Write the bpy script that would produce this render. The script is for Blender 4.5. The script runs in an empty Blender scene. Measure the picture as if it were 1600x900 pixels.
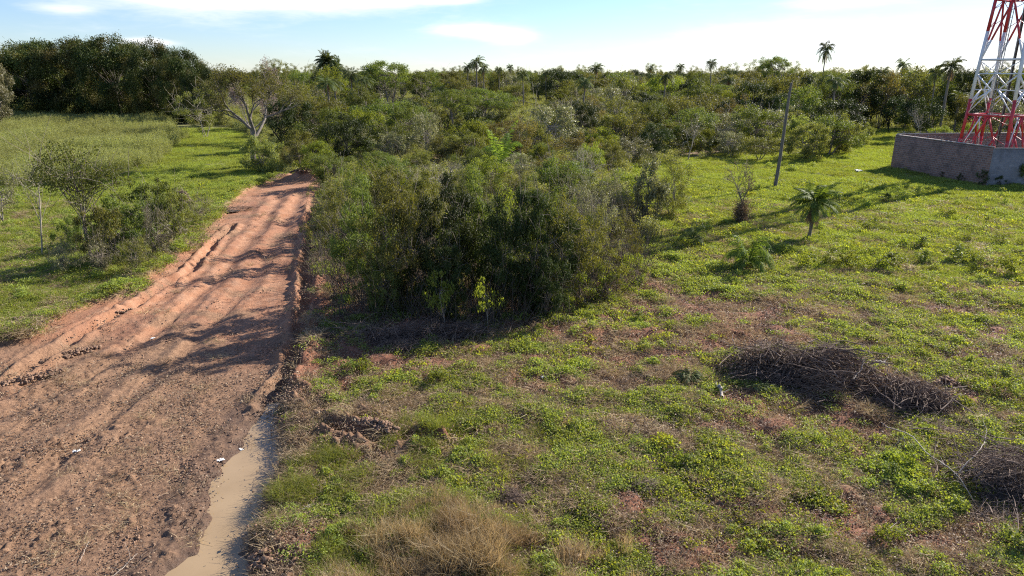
import bpy, math
import numpy as np
from math import radians, sin, cos, pi

S = bpy.context.scene
COL = S.collection

# ------------------------------------------------------------------ camera
HC = 9.0                                   # the drone hovers nine metres up
PITCH = math.atan(335 / 1067)
cam = bpy.data.cameras.new('camera')
cam.sensor_width = 36.0
cam.lens = 24.0
cam.clip_start = 0.1
cam.clip_end = 12000
co = bpy.data.objects.new('camera', cam)
COL.objects.link(co)
co.location = (0, 0, HC)
co.rotation_euler = (pi / 2 - PITCH, 0, 0)
S.camera = co
CP, SP, F = cos(PITCH), sin(PITCH), 1067.0

# ------------------------------------------------------------------ sky, sun, exposure
SUN_AZ = math.atan2(0.78, 0.60)            # clockwise from +Y, sun ahead and to the right
SUN_EL = radians(29)
w = bpy.data.worlds.new('World')
S.world = w
w.use_nodes = True
nt = w.node_tree
nt.nodes.clear()
N = nt.nodes.new
L = nt.links.new
out = N('ShaderNodeOutputWorld')
bg = N('ShaderNodeBackground')
sky = N('ShaderNodeTexSky')
sky.sky_type = 'NISHITA'
sky.sun_disc = False
sky.sun_elevation = SUN_EL
sky.sun_rotation = SUN_AZ
sky.altitude = 100
sky.air_density = 1.0
sky.dust_density = 0.1
sky.ozone_density = 2.5
bg.inputs['Strength'].default_value = 0.074
L(bg.outputs[0], out.inputs[0])
tc = N('ShaderNodeTexCoord')
sep = N('ShaderNodeSeparateXYZ')
L(tc.outputs['Generated'], sep.inputs[0])
def M(op, a, b=None, c=None):
    n = N('ShaderNodeMath')
    n.operation = op
    for i, v in enumerate((a, b, c)):
        if v is None:
            continue
        if isinstance(v, (int, float)):
            n.inputs[i].default_value = v
        else:
            L(v, n.inputs[i])
    return n.outputs[0]
az = M('ARCTAN2', sep.outputs[0], sep.outputs[1])
el = M('ARCSINE', sep.outputs[2])
cmb = N('ShaderNodeCombineXYZ')
L(az, cmb.inputs[0]); L(el, cmb.inputs[1])
def noise(scale_xyz, sc, det, rough=0.6, dist=0.0):
    mp = N('ShaderNodeMapping')
    mp.inputs['Scale'].default_value = scale_xyz
    L(cmb.outputs[0], mp.inputs[0])
    n = N('ShaderNodeTexNoise')
    n.inputs['Scale'].default_value = sc
    n.inputs['Detail'].default_value = det
    n.inputs['Roughness'].default_value = rough
    n.inputs['Distortion'].default_value = dist
    L(mp.outputs[0], n.inputs['Vector'])
    return n.outputs[0]
def skydir(px, py):
    v = (px - 800) / F
    ww = (450 - py) / F
    d = (v, CP + ww * SP, -SP + ww * CP)
    n = math.sqrt(sum(q * q for q in d))
    return math.atan2(d[0], d[1]), math.asin(d[2] / n)
nz = noise((2.0, 9.0, 1), 3.0, 6, 0.58, 0.25)
nf = noise((3.0, 16.0, 1), 7.0, 5, 0.65, 0.6)
total = None
for px, py, hw, hh, amp in (
        (380, -8, 260, 30, 1.25), (560, -22, 120, 24, 1.0), (690, -6, 60, 10, .8), (725, 47, 62, 12, 1.0), (795, 58, 42, 14, .95),
        (228, 66, 46, 8, 1.3), (700, 0, 40, 7, .6), (95, 14, 60, 10, .5), (1180, 60, 190, 22, .75), (1420, 52, 240, 30, .85), (1310, 2, 110, 12, .8),
        (1560, 90, 160, 44, .6), (1100, 95, 160, 22, .35), (900, 100, 200, 16, .25)):
    a0, e0 = skydir(px, py)
    a1, _ = skydir(px + hw, py)
    _, e1 = skydir(px, py - hh)
    dx = M('MULTIPLY', M('SUBTRACT', az, a0), 1 / (a1 - a0))
    dy = M('MULTIPLY', M('SUBTRACT', el, e0), 1 / (e1 - e0))
    g = M('EXPONENT', M('MULTIPLY', M('ADD', M('MULTIPLY', dx, dx), M('MULTIPLY', dy, dy)), -1.1))
    g = M('MULTIPLY', g, amp)
    total = g if total is None else M('ADD', total, g)
field = M('ADD', M('MULTIPLY', total, 0.75), M('ADD', M('MULTIPLY', nz, 0.9), M('MULTIPLY', nf, 0.35)))
cr = N('ShaderNodeMapRange')
cr.interpolation_type = 'SMOOTHSTEP'
L(field, cr.inputs['Value'])
cr.inputs['From Min'].default_value = 0.62
cr.inputs['From Max'].default_value = 1.35
# scattered cloud over the rest of the sky (above the frame)
hi = N('ShaderNodeMapRange'); L(noise((1, 2, 1), 2.2, 6), hi.inputs['Value'])
hi.inputs['From Min'].default_value = 0.52; hi.inputs['From Max'].default_value = 0.75
hm = N('ShaderNodeMapRange'); L(el, hm.inputs['Value'])
hm.inputs['From Min'].default_value = 0.16; hm.inputs['From Max'].default_value = 0.35
cl = M('MINIMUM', M('ADD', cr.outputs[0], M('MULTIPLY', M('MULTIPLY', hi.outputs[0], hm.outputs[0]), 0.6)), 1.0)
hs = N('ShaderNodeHueSaturation')
hs.inputs['Saturation'].default_value = 1.0
L(sky.outputs[0], hs.inputs['Color'])
tint = N('ShaderNodeMix'); tint.data_type = 'RGBA'; tint.blend_type = 'MULTIPLY'
tint.inputs[0].default_value = 1.0
L(hs.outputs[0], tint.inputs[6]); tint.inputs[7].default_value = (0.77, 0.87, 1.12, 1)
mix = N('ShaderNodeMix'); mix.data_type = 'RGBA'
L(cl, mix.inputs[0]); L(tint.outputs[2], mix.inputs[6]); mix.inputs[7].default_value = (7.6, 7.7, 7.9, 1)
L(mix.outputs[2], bg.inputs['Color'])

sl = bpy.data.lights.new('sun', 'SUN')
sl.energy = 5.0
sl.angle = radians(0.5)
sl.color = (1.0, 0.93, 0.82)
so = bpy.data.objects.new('sun', sl)
COL.objects.link(so)
so.rotation_euler = (pi / 2 - SUN_EL, 0, pi - SUN_AZ)   # local -Z points away from the sun
so.location = (0, 0, 60)
S.view_settings.view_transform = 'Standard'
S.view_settings.look = 'None'
S.view_settings.exposure = 1.1
S.view_settings.gamma = 1.0
S.view_settings.use_curve_mapping = False
S.render.engine = 'CYCLES'
S.cycles.max_bounces = 5
S.cycles.diffuse_bounces = 2
S.cycles.transmission_bounces = 3
S.cycles.use_denoising = False
S.cycles.filter_width = 1.15
S.cycles.sample_clamp_indirect = 4

# ------------------------------------------------------------------ from a pixel of the photograph to a spot on the ground
def G(px, py):
    v = (px - 800) / F
    ww = (450 - py) / F
    t = HC / (SP - ww * CP)
    return v * t, t * (CP + ww * SP)
def slope(py):
    ww = (450 - py) / F
    return (-SP + ww * CP) / (CP + ww * SP)
def height_for(Y, py):
    return HC + Y * slope(py)
def XatY(px, Y, z=0.0):
    return (px - 800) / F * (Y * CP + (HC - z) * SP)
def pix(x, y, z=0.0):
    d = y * CP + (HC - z) * SP
    return 800 + F * x / d, 450 - F * (y * SP + (z - HC) * CP) / d

# ------------------------------------------------------------------ numpy noise
def _h(ix, iy, seed):
    n = (ix.astype(np.int64) * 374761393 + iy.astype(np.int64) * 668265263 + seed * 69069) & 0xffffffff
    n = ((n ^ (n >> 13)) * 1274126177) & 0xffffffff
    return ((n ^ (n >> 16)) & 0xffffff) / float(0xffffff)
def vnoise(x, y, seed=0):
    x = np.asarray(x, float); y = np.asarray(y, float)
    ix = np.floor(x); iy = np.floor(y)
    fx = x - ix; fy = y - iy
    fx = fx * fx * (3 - 2 * fx); fy = fy * fy * (3 - 2 * fy)
    a = _h(ix, iy, seed); b = _h(ix + 1, iy, seed); c = _h(ix, iy + 1, seed); d = _h(ix + 1, iy + 1, seed)
    return (a * (1 - fx) + b * fx) * (1 - fy) + (c * (1 - fx) + d * fx) * fy
def fbm(x, y, sc, octv=4, seed=0, gain=0.5):
    s = 0; a = 1; t = 0
    x = np.asarray(x, float) / sc; y = np.asarray(y, float) / sc
    for o in range(octv):
        s = s + a * vnoise(x + 17.3 * o, y - 9.1 * o, seed + o); t += a
        a *= gain; x = x * 2.03; y = y * 2.03
    return s / t
def sstep(a, b, x):
    t = np.clip((x - a) / (b - a), 0, 1)
    return t * t * (3 - 2 * t)
def seg_dist(x, y, pts, closed=False):
    """distance to a polyline, and the arc position of the nearest point"""
    best = np.full(np.shape(x), 1e9); pos = np.zeros(np.shape(x))
    n = len(pts); acc = 0.0
    for i in range(n if closed else n - 1):
        ax, ay = pts[i]; bx, by = pts[(i + 1) % n]
        dx, dy = bx - ax, by - ay
        l = math.hypot(dx, dy) + 1e-9
        t = np.clip(((x - ax) * dx + (y - ay) * dy) / (l * l), 0, 1)
        d = np.hypot(x - ax - t * dx, y - ay - t * dy)
        m = d < best
        best = np.where(m, d, best); pos = np.where(m, acc + t * l, pos)
        acc += l
    return best, pos
def inside(x, y, pts):
    r = np.zeros(np.shape(x), bool)
    n = len(pts)
    for i in range(n):
        ax, ay = pts[i]; bx, by = pts[(i + 1) % n]
        if ay == by:
            continue
        c = ((ay > y) != (by > y)) & (x < (bx - ax) * (y - ay) / (by - ay) + ax)
        r ^= c
    return r
def sdist(x, y, pts):
    """signed distance to a polygon, positive inside"""
    d, _ = seg_dist(x, y, pts, True)
    return np.where(inside(x, y, pts), d, -d)
def P(*pp):
    return [G(*q) for q in pp]

ROAD = P((470, 277), (430, 281), (396, 291), (372, 302), (345, 335), (325, 358), (290, 392), (238, 430), (205, 452), (140, 468), (90, 492), (50, 520), (0, 530)) + \
    [(-40, 20), (-45, -12), (-4, -12)] + P((395, 1800), (405, 1100), (402, 930), (428, 880), (405, 820), (445, 740), (452, 690), (446, 650), (452, 610), (470, 560), (488, 500), (497, 440), (500, 380), (505, 330), (509, 300), (508, 280))
PUDDLE = P((436, 615), (438, 660), (438, 700), (428, 735), (409, 762), (411, 790), (394, 825), (380, 850), (396, 880), (392, 940), (385, 1200), (215, 1200), (262, 930), (262, 880), (308, 850), (322, 800), (326, 770), (338, 735), (358, 700), (378, 676), (398, 650), (414, 618))
MUDBANK = P((425, 640), (450, 610), (520, 625), (620, 665), (660, 690), (620, 715), (540, 720), (480, 740), (430, 790), (440, 830), (520, 900), (480, 1200), (380, 1200), (385, 850), (425, 740))
RUT_A = P((-200, 640), (0, 598), (60, 560), (120, 520), (200, 478), (300, 415), (360, 350))
RUT_B = P((-150, 700), (0, 640), (120, 590), (230, 520), (330, 440), (400, 360), (440, 300))
RUT_C = P((30, 760), (170, 640), (290, 540), (390, 440), (440, 360), (470, 300))
RUT_D = P((425, 640), (470, 520), (480, 440), (485, 380), (488, 320))
RUT_E = P((447, 640), (520, 672), (600, 690), (680, 690))
RUT_F = P((455, 610), (520, 655), (590, 665), (690, 700))
BARE = []
for px, py, rx, ry in ((1050, 490, 2.6, 1.1), (1140, 470, 2.2, .7), (960, 520, 2.8, .8), (930, 560, 2.6, .7), (1180, 500, 2.4, .8), (1300, 485, 1.6, .8), (1235, 492, 1.0, .6), (1080, 520, 2.4, .7), (1050, 555, 1.6, .5),
                       (1480, 480, 1.6, .8), (1510, 520, 1.2, .9), (1535, 450, 1.3, .7), (1510, 555, 1.5, .6), (1250, 650, 2.6, 1.3), (1200, 625, 1.4, .8), (1180, 530, 3.6, .9), (1330, 660, 1.6, .8),
                       (560, 690, 1.8, .8), (700, 680, 1.6, .5), (520, 820, .7, .7), (1090, 850, 1.3, .5), (1000, 780, 1.0, .4), (1400, 830, 1.6, .7), (1040, 450, 2, .8), (880, 600, 1.5, .5), (1560, 800, 1.2, .6), (930, 860, 1.2, .5), (1250, 800, 1.2, .5), (560, 560, 3.0, 2.0), (700, 520, 3.5, 1.2), (500, 480, 1.5, 4), (1380, 600, 3.0, .9)):
    x, y = G(px, py)
    BARE.append((x, y, rx * 1.15, ry * 1.35))

def masks(x, y):
    x = np.asarray(x, float); y = np.asarray(y, float)
    wx = (fbm(x, y, 1.1, 4, 11) - .5) * 1.3; wy = (fbm(x, y, 1.1, 4, 23) - .5) * 1.3
    near = np.clip(y / 20, .35, 1.6)
    road = sstep(-0.12, 0.12, sdist(x + wx * .5 * near, y + wy * .5 * near, ROAD))
    qx = (fbm(x, y, .35, 3, 13) - .5) * .55; qy = (fbm(x, y, .35, 3, 15) - .5) * .55
    pud = sdist(x + wx * .22 + qx * .6, y + wy * .22 + qy * .6, PUDDLE)
    bank = sstep(-.5, .3, sdist(x + wx, y + wy, MUDBANK))
    b = 0
    for bx, by, rx, ry in BARE:
        d = ((x - bx + wx * 1.6) / rx) ** 2 + ((y - by + wy * 1.6) / ry) ** 2
        b = np.maximum(b, np.exp(-d * 1.0))
    b = sstep(.22, .60, b * 1.05 + (fbm(x, y, .55, 4, 5) - .5) * 1.0)
    return road, pud, bank, b

def relief(x, y, full=True):
    x = np.asarray(x, float); y = np.asarray(y, float)
    road, pud, bank, bare = masks(x, y)
    fade = np.exp(-np.maximum(y - 8, 0) / 160)
    h = (fbm(x, y, 9, 3, 2) - .5) * .30 * fade + (fbm(x, y, 2.2, 3, 4) - .5) * .16 * fade
    h = h + (fbm(x, y, .5, 3, 7) - .5) * .13 * (1 - road) + (sstep(.45, .75, fbm(x, y, .9, 3, 8)) * .16 - .04) * (1 - road) * fade
    r = fbm(x, y, .16, 3, 9)
    fore = sstep(30, 14, y)
    rough_ = .25 + .9 * sstep(.42, .6, fbm(x, y, 1.4, 3, 36))
    clod = sstep(.50, .78, fbm(x, y, .17, 3, 31, .65)) * sstep(.45, .62, fbm(x, y, 1.3, 3, 33))
    h = h * (1 - .6 * road) - .16 * road + road * ((r - .5) * (.025 + .05 * fore * rough_) + (fbm(x, y, .08, 2, 35) - .5) * .045 * fore * rough_ + clod * (.01 + .07 * fore))
    h = h + bank * (1 - road) * (sstep(.5, .8, fbm(x, y, .26, 3, 37)) * .16 + (r - .5) * .06)
    for pts, wd, dep in ((RUT_A, .20, .16), (RUT_B, .35, .08), (RUT_C, .32, .07), (RUT_D, .22, .24), (RUT_E, .16, .14), (RUT_F, .18, .12)):
        d, s = seg_dist(x + (fbm(x, y, 1.5, 2, 41) - .5) * .5, y, pts)
        h = h - dep * np.exp(-(d / wd) ** 2) + dep * 1.1 * np.exp(-((d - wd * 2.0) / (wd * .8)) ** 2) * (0.3 + 1.2 * fbm(x, y, .35, 2, 43))
    # tyre treads pressed into the soft soil
    for pts, off, sd in ((RUT_B, .0, 1), (RUT_C, .0, 2), (RUT_C, 1.9, 3), (RUT_A, .9, 4)):
        d, s = seg_dist(x + off + (fbm(x, y, 2.5, 2, 60 + sd) - .5) * .6, y, pts)
        tr_ = np.exp(-(d / .17) ** 4) * sstep(.38, .5, fbm(x, y, 2.0, 2, 70 + sd))
        h = h - road * tr_ * (.03 + .022 * np.sin(s * 2 * pi / .17 + d * 14)) * sstep(40, 22, y) + road * .03 * np.exp(-((d - .26) / .06) ** 2) * sstep(40, 22, y)
    # graded track streaks along the road
    d, s = seg_dist(x, y, RUT_C)
    h = h + road * .045 * (fbm(d / .28, s / 5.0, 1, 3, 47) - .5) * sstep(13, 22, y)
    # cut bank at the road edges
    de = sdist(x + (fbm(x, y, .8, 3, 51) - .5) * .8, y, ROAD)
    h = h + .24 * np.exp(-((de + .25) / .33) ** 2) * (0.3 + fbm(x, y, .7, 3, 53)) * sstep(16, 22, y)
    mx, my = G(478, 280)
    h = h + .8 * np.exp(-((x - mx) / 2.0) ** 2 - ((y - my) / .9) ** 2) * (.6 + .8 * fbm(x, y, .6, 3, 57))
    # the puddle's bed
    h = np.where(pud > -1.0, h * (1 - .9 * sstep(-.8, 0, pud)) - .185 * sstep(-.7, 0, pud), h)
    h = h - .17 * sstep(-.10, .28, pud) + .05 * sstep(-.9, -.3, pud) * sstep(.1, -.3, pud) * (r * 2 - .2) 
    return h
WATER_Z = -0.235

# ------------------------------------------------------------------ mesh helpers
def new_mesh(name, V, Q, attrs=None, mats=(), smooth=False):
    me = bpy.data.meshes.new(name)
    V = np.asarray(V, np.float32); Q = np.asarray(Q, np.int32)
    me.vertices.add(len(V)); me.vertices.foreach_set('co', V.ravel())
    if len(Q):
        k = Q.shape[1]
        me.loops.add(Q.size); me.loops.foreach_set('vertex_index', Q.ravel())
        me.polygons.add(len(Q))
        me.polygons.foreach_set('loop_start', np.arange(0, Q.size, k, dtype=np.int32))
        me.polygons.foreach_set('loop_total', np.full(len(Q), k, np.int32))
        if smooth:
            me.polygons.foreach_set('use_smooth', np.ones(len(Q), bool))
    for n_, a_ in (attrs or {}).items():
        at = me.attributes.new(n_, 'FLOAT', 'POINT')
        at.data.foreach_set('value', np.asarray(a_, np.float32))
    for m in mats:
        me.materials.append(m)
    me.update(calc_edges=True)
    return me

class MB:
    def __init__(s):
        s.v = []; s.q = []; s.t = []; s.n = 0
    def add(s, V, Q, t=0.5):
        V = np.asarray(V, float); Q = np.asarray(Q, int)
        s.v.append(V); s.q.append(Q + s.n)
        s.t.append(np.full(len(V), t) if np.isscalar(t) else np.asarray(t, float)); s.n += len(V)
    def tube(s, pts, rad, k=5, t=0.5):
        pts = np.asarray(pts, float); n = len(pts)
        rad = np.full(n, rad) if np.isscalar(rad) else np.asarray(rad, float)
        d = np.gradient(pts, axis=0); d /= np.linalg.norm(d, axis=1)[:, None] + 1e-9
        ref = np.array([0, 0, 1.]) if abs(d[:, 2]).mean() < .8 else np.array([1., 0, 0])
        a = np.cross(d, ref); a /= np.linalg.norm(a, axis=1)[:, None] + 1e-9
        b = np.cross(d, a)
        th = np.arange(k) * 2 * pi / k
        ring = pts[:, None] + rad[:, None, None] * (np.cos(th)[None, :, None] * a[:, None] + np.sin(th)[None, :, None] * b[:, None])
        i = np.arange(n - 1)[:, None] * k; j = np.arange(k)[None]; j2 = (j + 1) % k
        Q = np.stack([i + j, i + j2, i + k + j2, i + k + j], -1).reshape(-1, 4)
        s.add(ring.reshape(-1, 3), Q, t)
    def box(s, lo, hi, t=.5):
        x0, y0, z0 = lo; x1, y1, z1 = hi
        s.add([(x0, y0, z0), (x1, y0, z0), (x1, y1, z0), (x0, y1, z0), (x0, y0, z1), (x1, y0, z1), (x1, y1, z1), (x0, y1, z1)],
              [(0, 3, 2, 1), (4, 5, 6, 7), (0, 1, 5, 4), (1, 2, 6, 5), (2, 3, 7, 6), (3, 0, 4, 7)], t)
    def bar(s, a, b, wd, t=.5, wd2=None):
        """square bar from a to b"""
        a = np.asarray(a, float); b = np.asarray(b, float); d = b - a; l = np.linalg.norm(d); d /= l
        ref = np.array([0, 0, 1.]) if abs(d[2]) < .9 else np.array([1., 0, 0])
        u = np.cross(d, ref); u /= np.linalg.norm(u); v = np.cross(d, u)
        h = wd / 2; h2 = (wd2 or wd) / 2
        c = [u * h + v * h2, -u * h + v * h2, -u * h - v * h2, u * h - v * h2]
        s.add([a + q for q in c] + [b + q for q in c], [(3, 2, 1, 0), (4, 5, 6, 7), (0, 1, 5, 4), (1, 2, 6, 5), (2, 3, 7, 6), (3, 0, 4, 7)], t)
    def leaves(s, Pn, size, rng, up=.35, outc=None, aspect=.5, t=None, droop=0.0):
        """rhombic leaves at points Pn"""
        n = len(Pn)
        nr = rng.normal(size=(n, 3))
        if outc is not None:
            o = Pn - outc; o /= np.linalg.norm(o, axis=1)[:, None] + 1e-6
            nr = nr + o * 1.0
        nr[:, 2] += up * 2
        nr /= np.linalg.norm(nr, axis=1)[:, None]
        a = np.cross(nr, rng.normal(size=(n, 3))); a /= np.linalg.norm(a, axis=1)[:, None] + 1e-9
        a[:, 2] -= droop; a /= np.linalg.norm(a, axis=1)[:, None] + 1e-9
        b = np.cross(nr, a)
        sz = size * rng.uniform(.6, 1.35, n)[:, None]
        V = np.stack([Pn, Pn + a * sz * .5 + b * sz * aspect * .5 - nr * sz * .06, Pn + a * sz, Pn + a * sz * .5 - b * sz * aspect * .5 - nr * sz * .06], 1).reshape(-1, 3)
        Q = np.arange(4 * n).reshape(-1, 4)
        if t is None:
            t = rng.uniform(.2, .8, n)
        s.add(V, Q, np.repeat(t, 4))
    def mesh(s, name, mat, smooth=False):
        if not s.v:
            return None
        return new_mesh(name, np.vstack(s.v), np.vstack([q for q in s.q if len(q)]), {'t': np.concatenate(s.t)}, [mat] if mat else [], smooth)

def tag(o, label=None, cat=None, group=None, kind=None):
    if label: o['label'] = label
    if cat: o['category'] = cat
    if group: o['group'] = group
    if kind: o['kind'] = kind
    return o
def link(name, me, parent=None, **kw):
    o = bpy.data.objects.new(name, me); COL.objects.link(o)
    if parent is not None: o.parent = parent
    tag(o, **kw)
    return o

# ------------------------------------------------------------------ materials
def material(name):
    m = bpy.data.materials.new(name); m.use_nodes = True
    nt = m.node_tree; nt.nodes.clear()
    return m, nt, nt.nodes.new, nt.links.new
def _mix(n, l, fac, a, b, bt='MIX'):
    x = n('ShaderNodeMix'); x.data_type = 'RGBA'; x.blend_type = bt
    for i, v in ((0, fac), (6, a), (7, b)):
        if isinstance(v, (int, float)): x.inputs[i].default_value = v
        elif isinstance(v, tuple): x.inputs[i].default_value = (*v[:3], 1)
        else: l(v, x.inputs[i])
    return x.outputs[2]
def leaf_mat(name, ca, cb, trans=.38, inst=False, tcol=(1.4, 1.35, .45), rough=.6, spec=.2, patch=None):
    m, nt, n, l = material(name)
    o = n('ShaderNodeOutputMaterial'); at = n('ShaderNodeAttribute'); at.attribute_name = 't'
    c = _mix(n, l, at.outputs['Fac'], ca, cb)
    if patch:      # rusty new growth in patches through the crown
        gi = n('ShaderNodeNewGeometry')
        no = n('ShaderNodeTexNoise'); no.inputs['Scale'].default_value = .35; no.inputs['Detail'].default_value = 3
        l(gi.outputs['Position'], no.inputs['Vector'])
        mr = n('ShaderNodeMapRange'); mr.inputs['From Min'].default_value = .50; mr.inputs['From Max'].default_value = .62
        l(no.outputs[0], mr.inputs[0])
        c = _mix(n, l, mr.outputs[0], c, patch)
    if inst:
        a2 = n('ShaderNodeAttribute'); a2.attribute_type = 'INSTANCER'; a2.attribute_name = 'tint'; rnd = a2.outputs['Fac']
    else:
        oi = n('ShaderNodeObjectInfo'); rnd = oi.outputs['Random']
    hv = n('ShaderNodeHueSaturation')
    for nm, lo, hi in (('Hue', .485, .515), ('Value', .72, 1.28)):
        mr = n('ShaderNodeMapRange'); l(rnd, mr.inputs[0]); mr.inputs['To Min'].default_value = lo; mr.inputs['To Max'].default_value = hi
        l(mr.outputs[0], hv.inputs[nm])
    l(c, hv.inputs['Color'])
    b = n('ShaderNodeBsdfPrincipled'); l(hv.outputs[0], b.inputs['Base Color'])
    b.inputs['Roughness'].default_value = rough; b.inputs['Specular IOR Level'].default_value = spec
    tr = n('ShaderNodeBsdfTranslucent'); l(_mix(n, l, 1.0, hv.outputs[0], tcol, 'MULTIPLY'), tr.inputs[0])
    ms = n('ShaderNodeMixShader'); ms.inputs[0].default_value = trans
    l(b.outputs[0], ms.inputs[1]); l(tr.outputs[0], ms.inputs[2]); l(ms.outputs[0], o.inputs[0])
    return m
def bark_mat(name, ca, cb, scale=6, rough=.9, bump=.4, zs=.3):
    m, nt, n, l = material(name)
    o = n('ShaderNodeOutputMaterial'); g = n('ShaderNodeTexCoord'); mp = n('ShaderNodeMapping'); mp.inputs['Scale'].default_value = (1, 1, zs)
    l(g.outputs['Object'], mp.inputs[0])
    no = n('ShaderNodeTexNoise'); no.inputs['Scale'].default_value = scale; no.inputs['Detail'].default_value = 6; no.inputs['Roughness'].default_value = .65
    l(mp.outputs[0], no.inputs['Vector'])
    mr = n('ShaderNodeMapRange'); l(no.outputs[0], mr.inputs[0]); mr.inputs['From Min'].default_value = .35; mr.inputs['From Max'].default_value = .65
    b = n('ShaderNodeBsdfPrincipled'); l(_mix(n, l, mr.outputs[0], ca, cb), b.inputs['Base Color']); b.inputs['Roughness'].default_value = rough
    bp = n('ShaderNodeBump'); bp.inputs['Strength'].default_value = bump; bp.inputs['Distance'].default_value = .03; l(no.outputs[0], bp.inputs['Height']); l(bp.outputs[0], b.inputs['Normal'])
    l(b.outputs[0], o.inputs[0])
    return m
def metal_mat(name, col, rust=(.16, .07, .04), rough=.45, amount=.62):
    m, nt, n, l = material(name)
    o = n('ShaderNodeOutputMaterial'); g = n('ShaderNodeTexCoord')
    no = n('ShaderNodeTexNoise'); no.inputs['Scale'].default_value = 3.5; no.inputs['Detail'].default_value = 8; no.inputs['Roughness'].default_value = .7
    l(g.outputs['Object'], no.inputs['Vector'])
    mr = n('ShaderNodeMapRange'); l(no.outputs[0], mr.inputs[0]); mr.inputs['From Min'].default_value = amount; mr.inputs['From Max'].default_value = amount + .08
    n2 = n('ShaderNodeTexNoise'); n2.inputs['Scale'].default_value = .8; n2.inputs['Detail'].default_value = 3; l(g.outputs['Object'], n2.inputs['Vector'])
    faded = _mix(n, l, n2.outputs[0], tuple(c * .75 for c in col), tuple(min(1, c * 1.2 + .02) for c in col))
    b = n('ShaderNodeBsdfPrincipled'); l(_mix(n, l, mr.outputs[0], faded, rust), b.inputs['Base Color']); b.inputs['Roughness'].default_value = rough
    l(b.outputs[0], o.inputs[0])
    return m

MT = {}
MT['bark'] = bark_mat('bark_grey_brown', (.13, .10, .075), (.26, .22, .17))
MT['pale'] = bark_mat('bark_pale', (.22, .185, .145), (.40, .35, .285))
MT['tan'] = bark_mat('bark_tan', (.10, .085, .07), (.22, .19, .155))
MT['pink'] = bark_mat('bark_rosy', (.24, .185, .165), (.36, .29, .26))
MT['dark'] = bark_mat('bark_dark', (.035, .027, .021), (.08, .062, .048))
MT['pole'] = bark_mat('weathered_pole_wood', (.10, .085, .07), (.20, .17, .145), 14, zs=.08)
MT['twig'] = bark_mat('dead_twigs', (.085, .055, .042), (.29, .205, .155), 4.5, bump=0)
MT['twigp'] = bark_mat('pale_dead_wood', (.30, .25, .205), (.48, .42, .35), 5, bump=0)
MT['olive'] = leaf_mat('leaf_olive', (.105, .115, .030), (.21, .205, .062))
MT['green'] = leaf_mat('leaf_mid_green', (.078, .108, .026), (.170, .195, .052))
MT['deep'] = leaf_mat('leaf_deep_green', (.022, .036, .010), (.060, .080, .020), .22)
MT['lime'] = leaf_mat('leaf_bright_green', (.115, .145, .026), (.21, .235, .050), .5)
MT['silver'] = leaf_mat('leaf_silver_green', (.15, .145, .065), (.27, .245, .125), .3, tcol=(1.1, 1.15, .7), rough=.5, spec=.35)
MT['mound'] = leaf_mat('leaf_pale_bush', (.15, .175, .055), (.28, .30, .115), .45)
MT['rosy'] = leaf_mat('leaf_rosy_bud', (.22, .16, .14), (.36, .29, .25), .3, tcol=(1.1, 1, .95))
MT['deadleaf'] = leaf_mat('leaf_dead_brown', (.09, .060, .042), (.24, .165, .115), .15, tcol=(1.1, .95, .8), spec=.1)
MT['rust'] = leaf_mat('leaf_brownish', (.12, .10, .038), (.20, .165, .065), .4)
MT['mango'] = leaf_mat('leaf_mango', (.022, .040, .010), (.085, .110, .024), .2, patch=(.13, .115, .030))
MT['palm'] = leaf_mat('leaf_palm', (.07, .095, .035), (.15, .175, .07), .3, rough=.6, spec=.12)
MT['palmy'] = leaf_mat('leaf_young_palm', (.11, .16, .035), (.20, .26, .07), .4, rough=.6, spec=.12)
MT['dry'] = leaf_mat('leaf_dry', (.19, .125, .07), (.34, .25, .155), .3, tcol=(1.1, 1, .8), spec=.15)
MT['g_grass'] = leaf_mat('blade_green', (.165, .215, .042), (.32, .35, .095), .45, True)
MT['g_herb'] = leaf_mat('herb_leaf', (.14, .195, .036), (.36, .39, .11), .45, True)
MT['g_yel'] = leaf_mat('herb_yellow_leaf', (.19, .22, .035), (.36, .37, .08), .5, True)
MT['g_dry'] = leaf_mat('blade_straw', (.28, .20, .12), (.50, .39, .26), .35, True, tcol=(1.1, 1, .75), spec=.15)
MT['g_red'] = leaf_mat('blade_reddish', (.20, .155, .08), (.52, .42, .28), .4, True, tcol=(1.15, .95, .6), spec=.15)
MT['g_weed'] = leaf_mat('weed_pale_green', (.20, .22, .075), (.36, .36, .16), .4, True)
MT['soil'] = bark_mat('clod_soil', (.14, .08, .05), (.30, .185, .12), 9, bump=.5, zs=1)
MT['litter'] = leaf_mat('litter_leaf', (.13, .085, .055), (.33, .24, .17), .15, True, tcol=(1, .9, .7), spec=.2)

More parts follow.
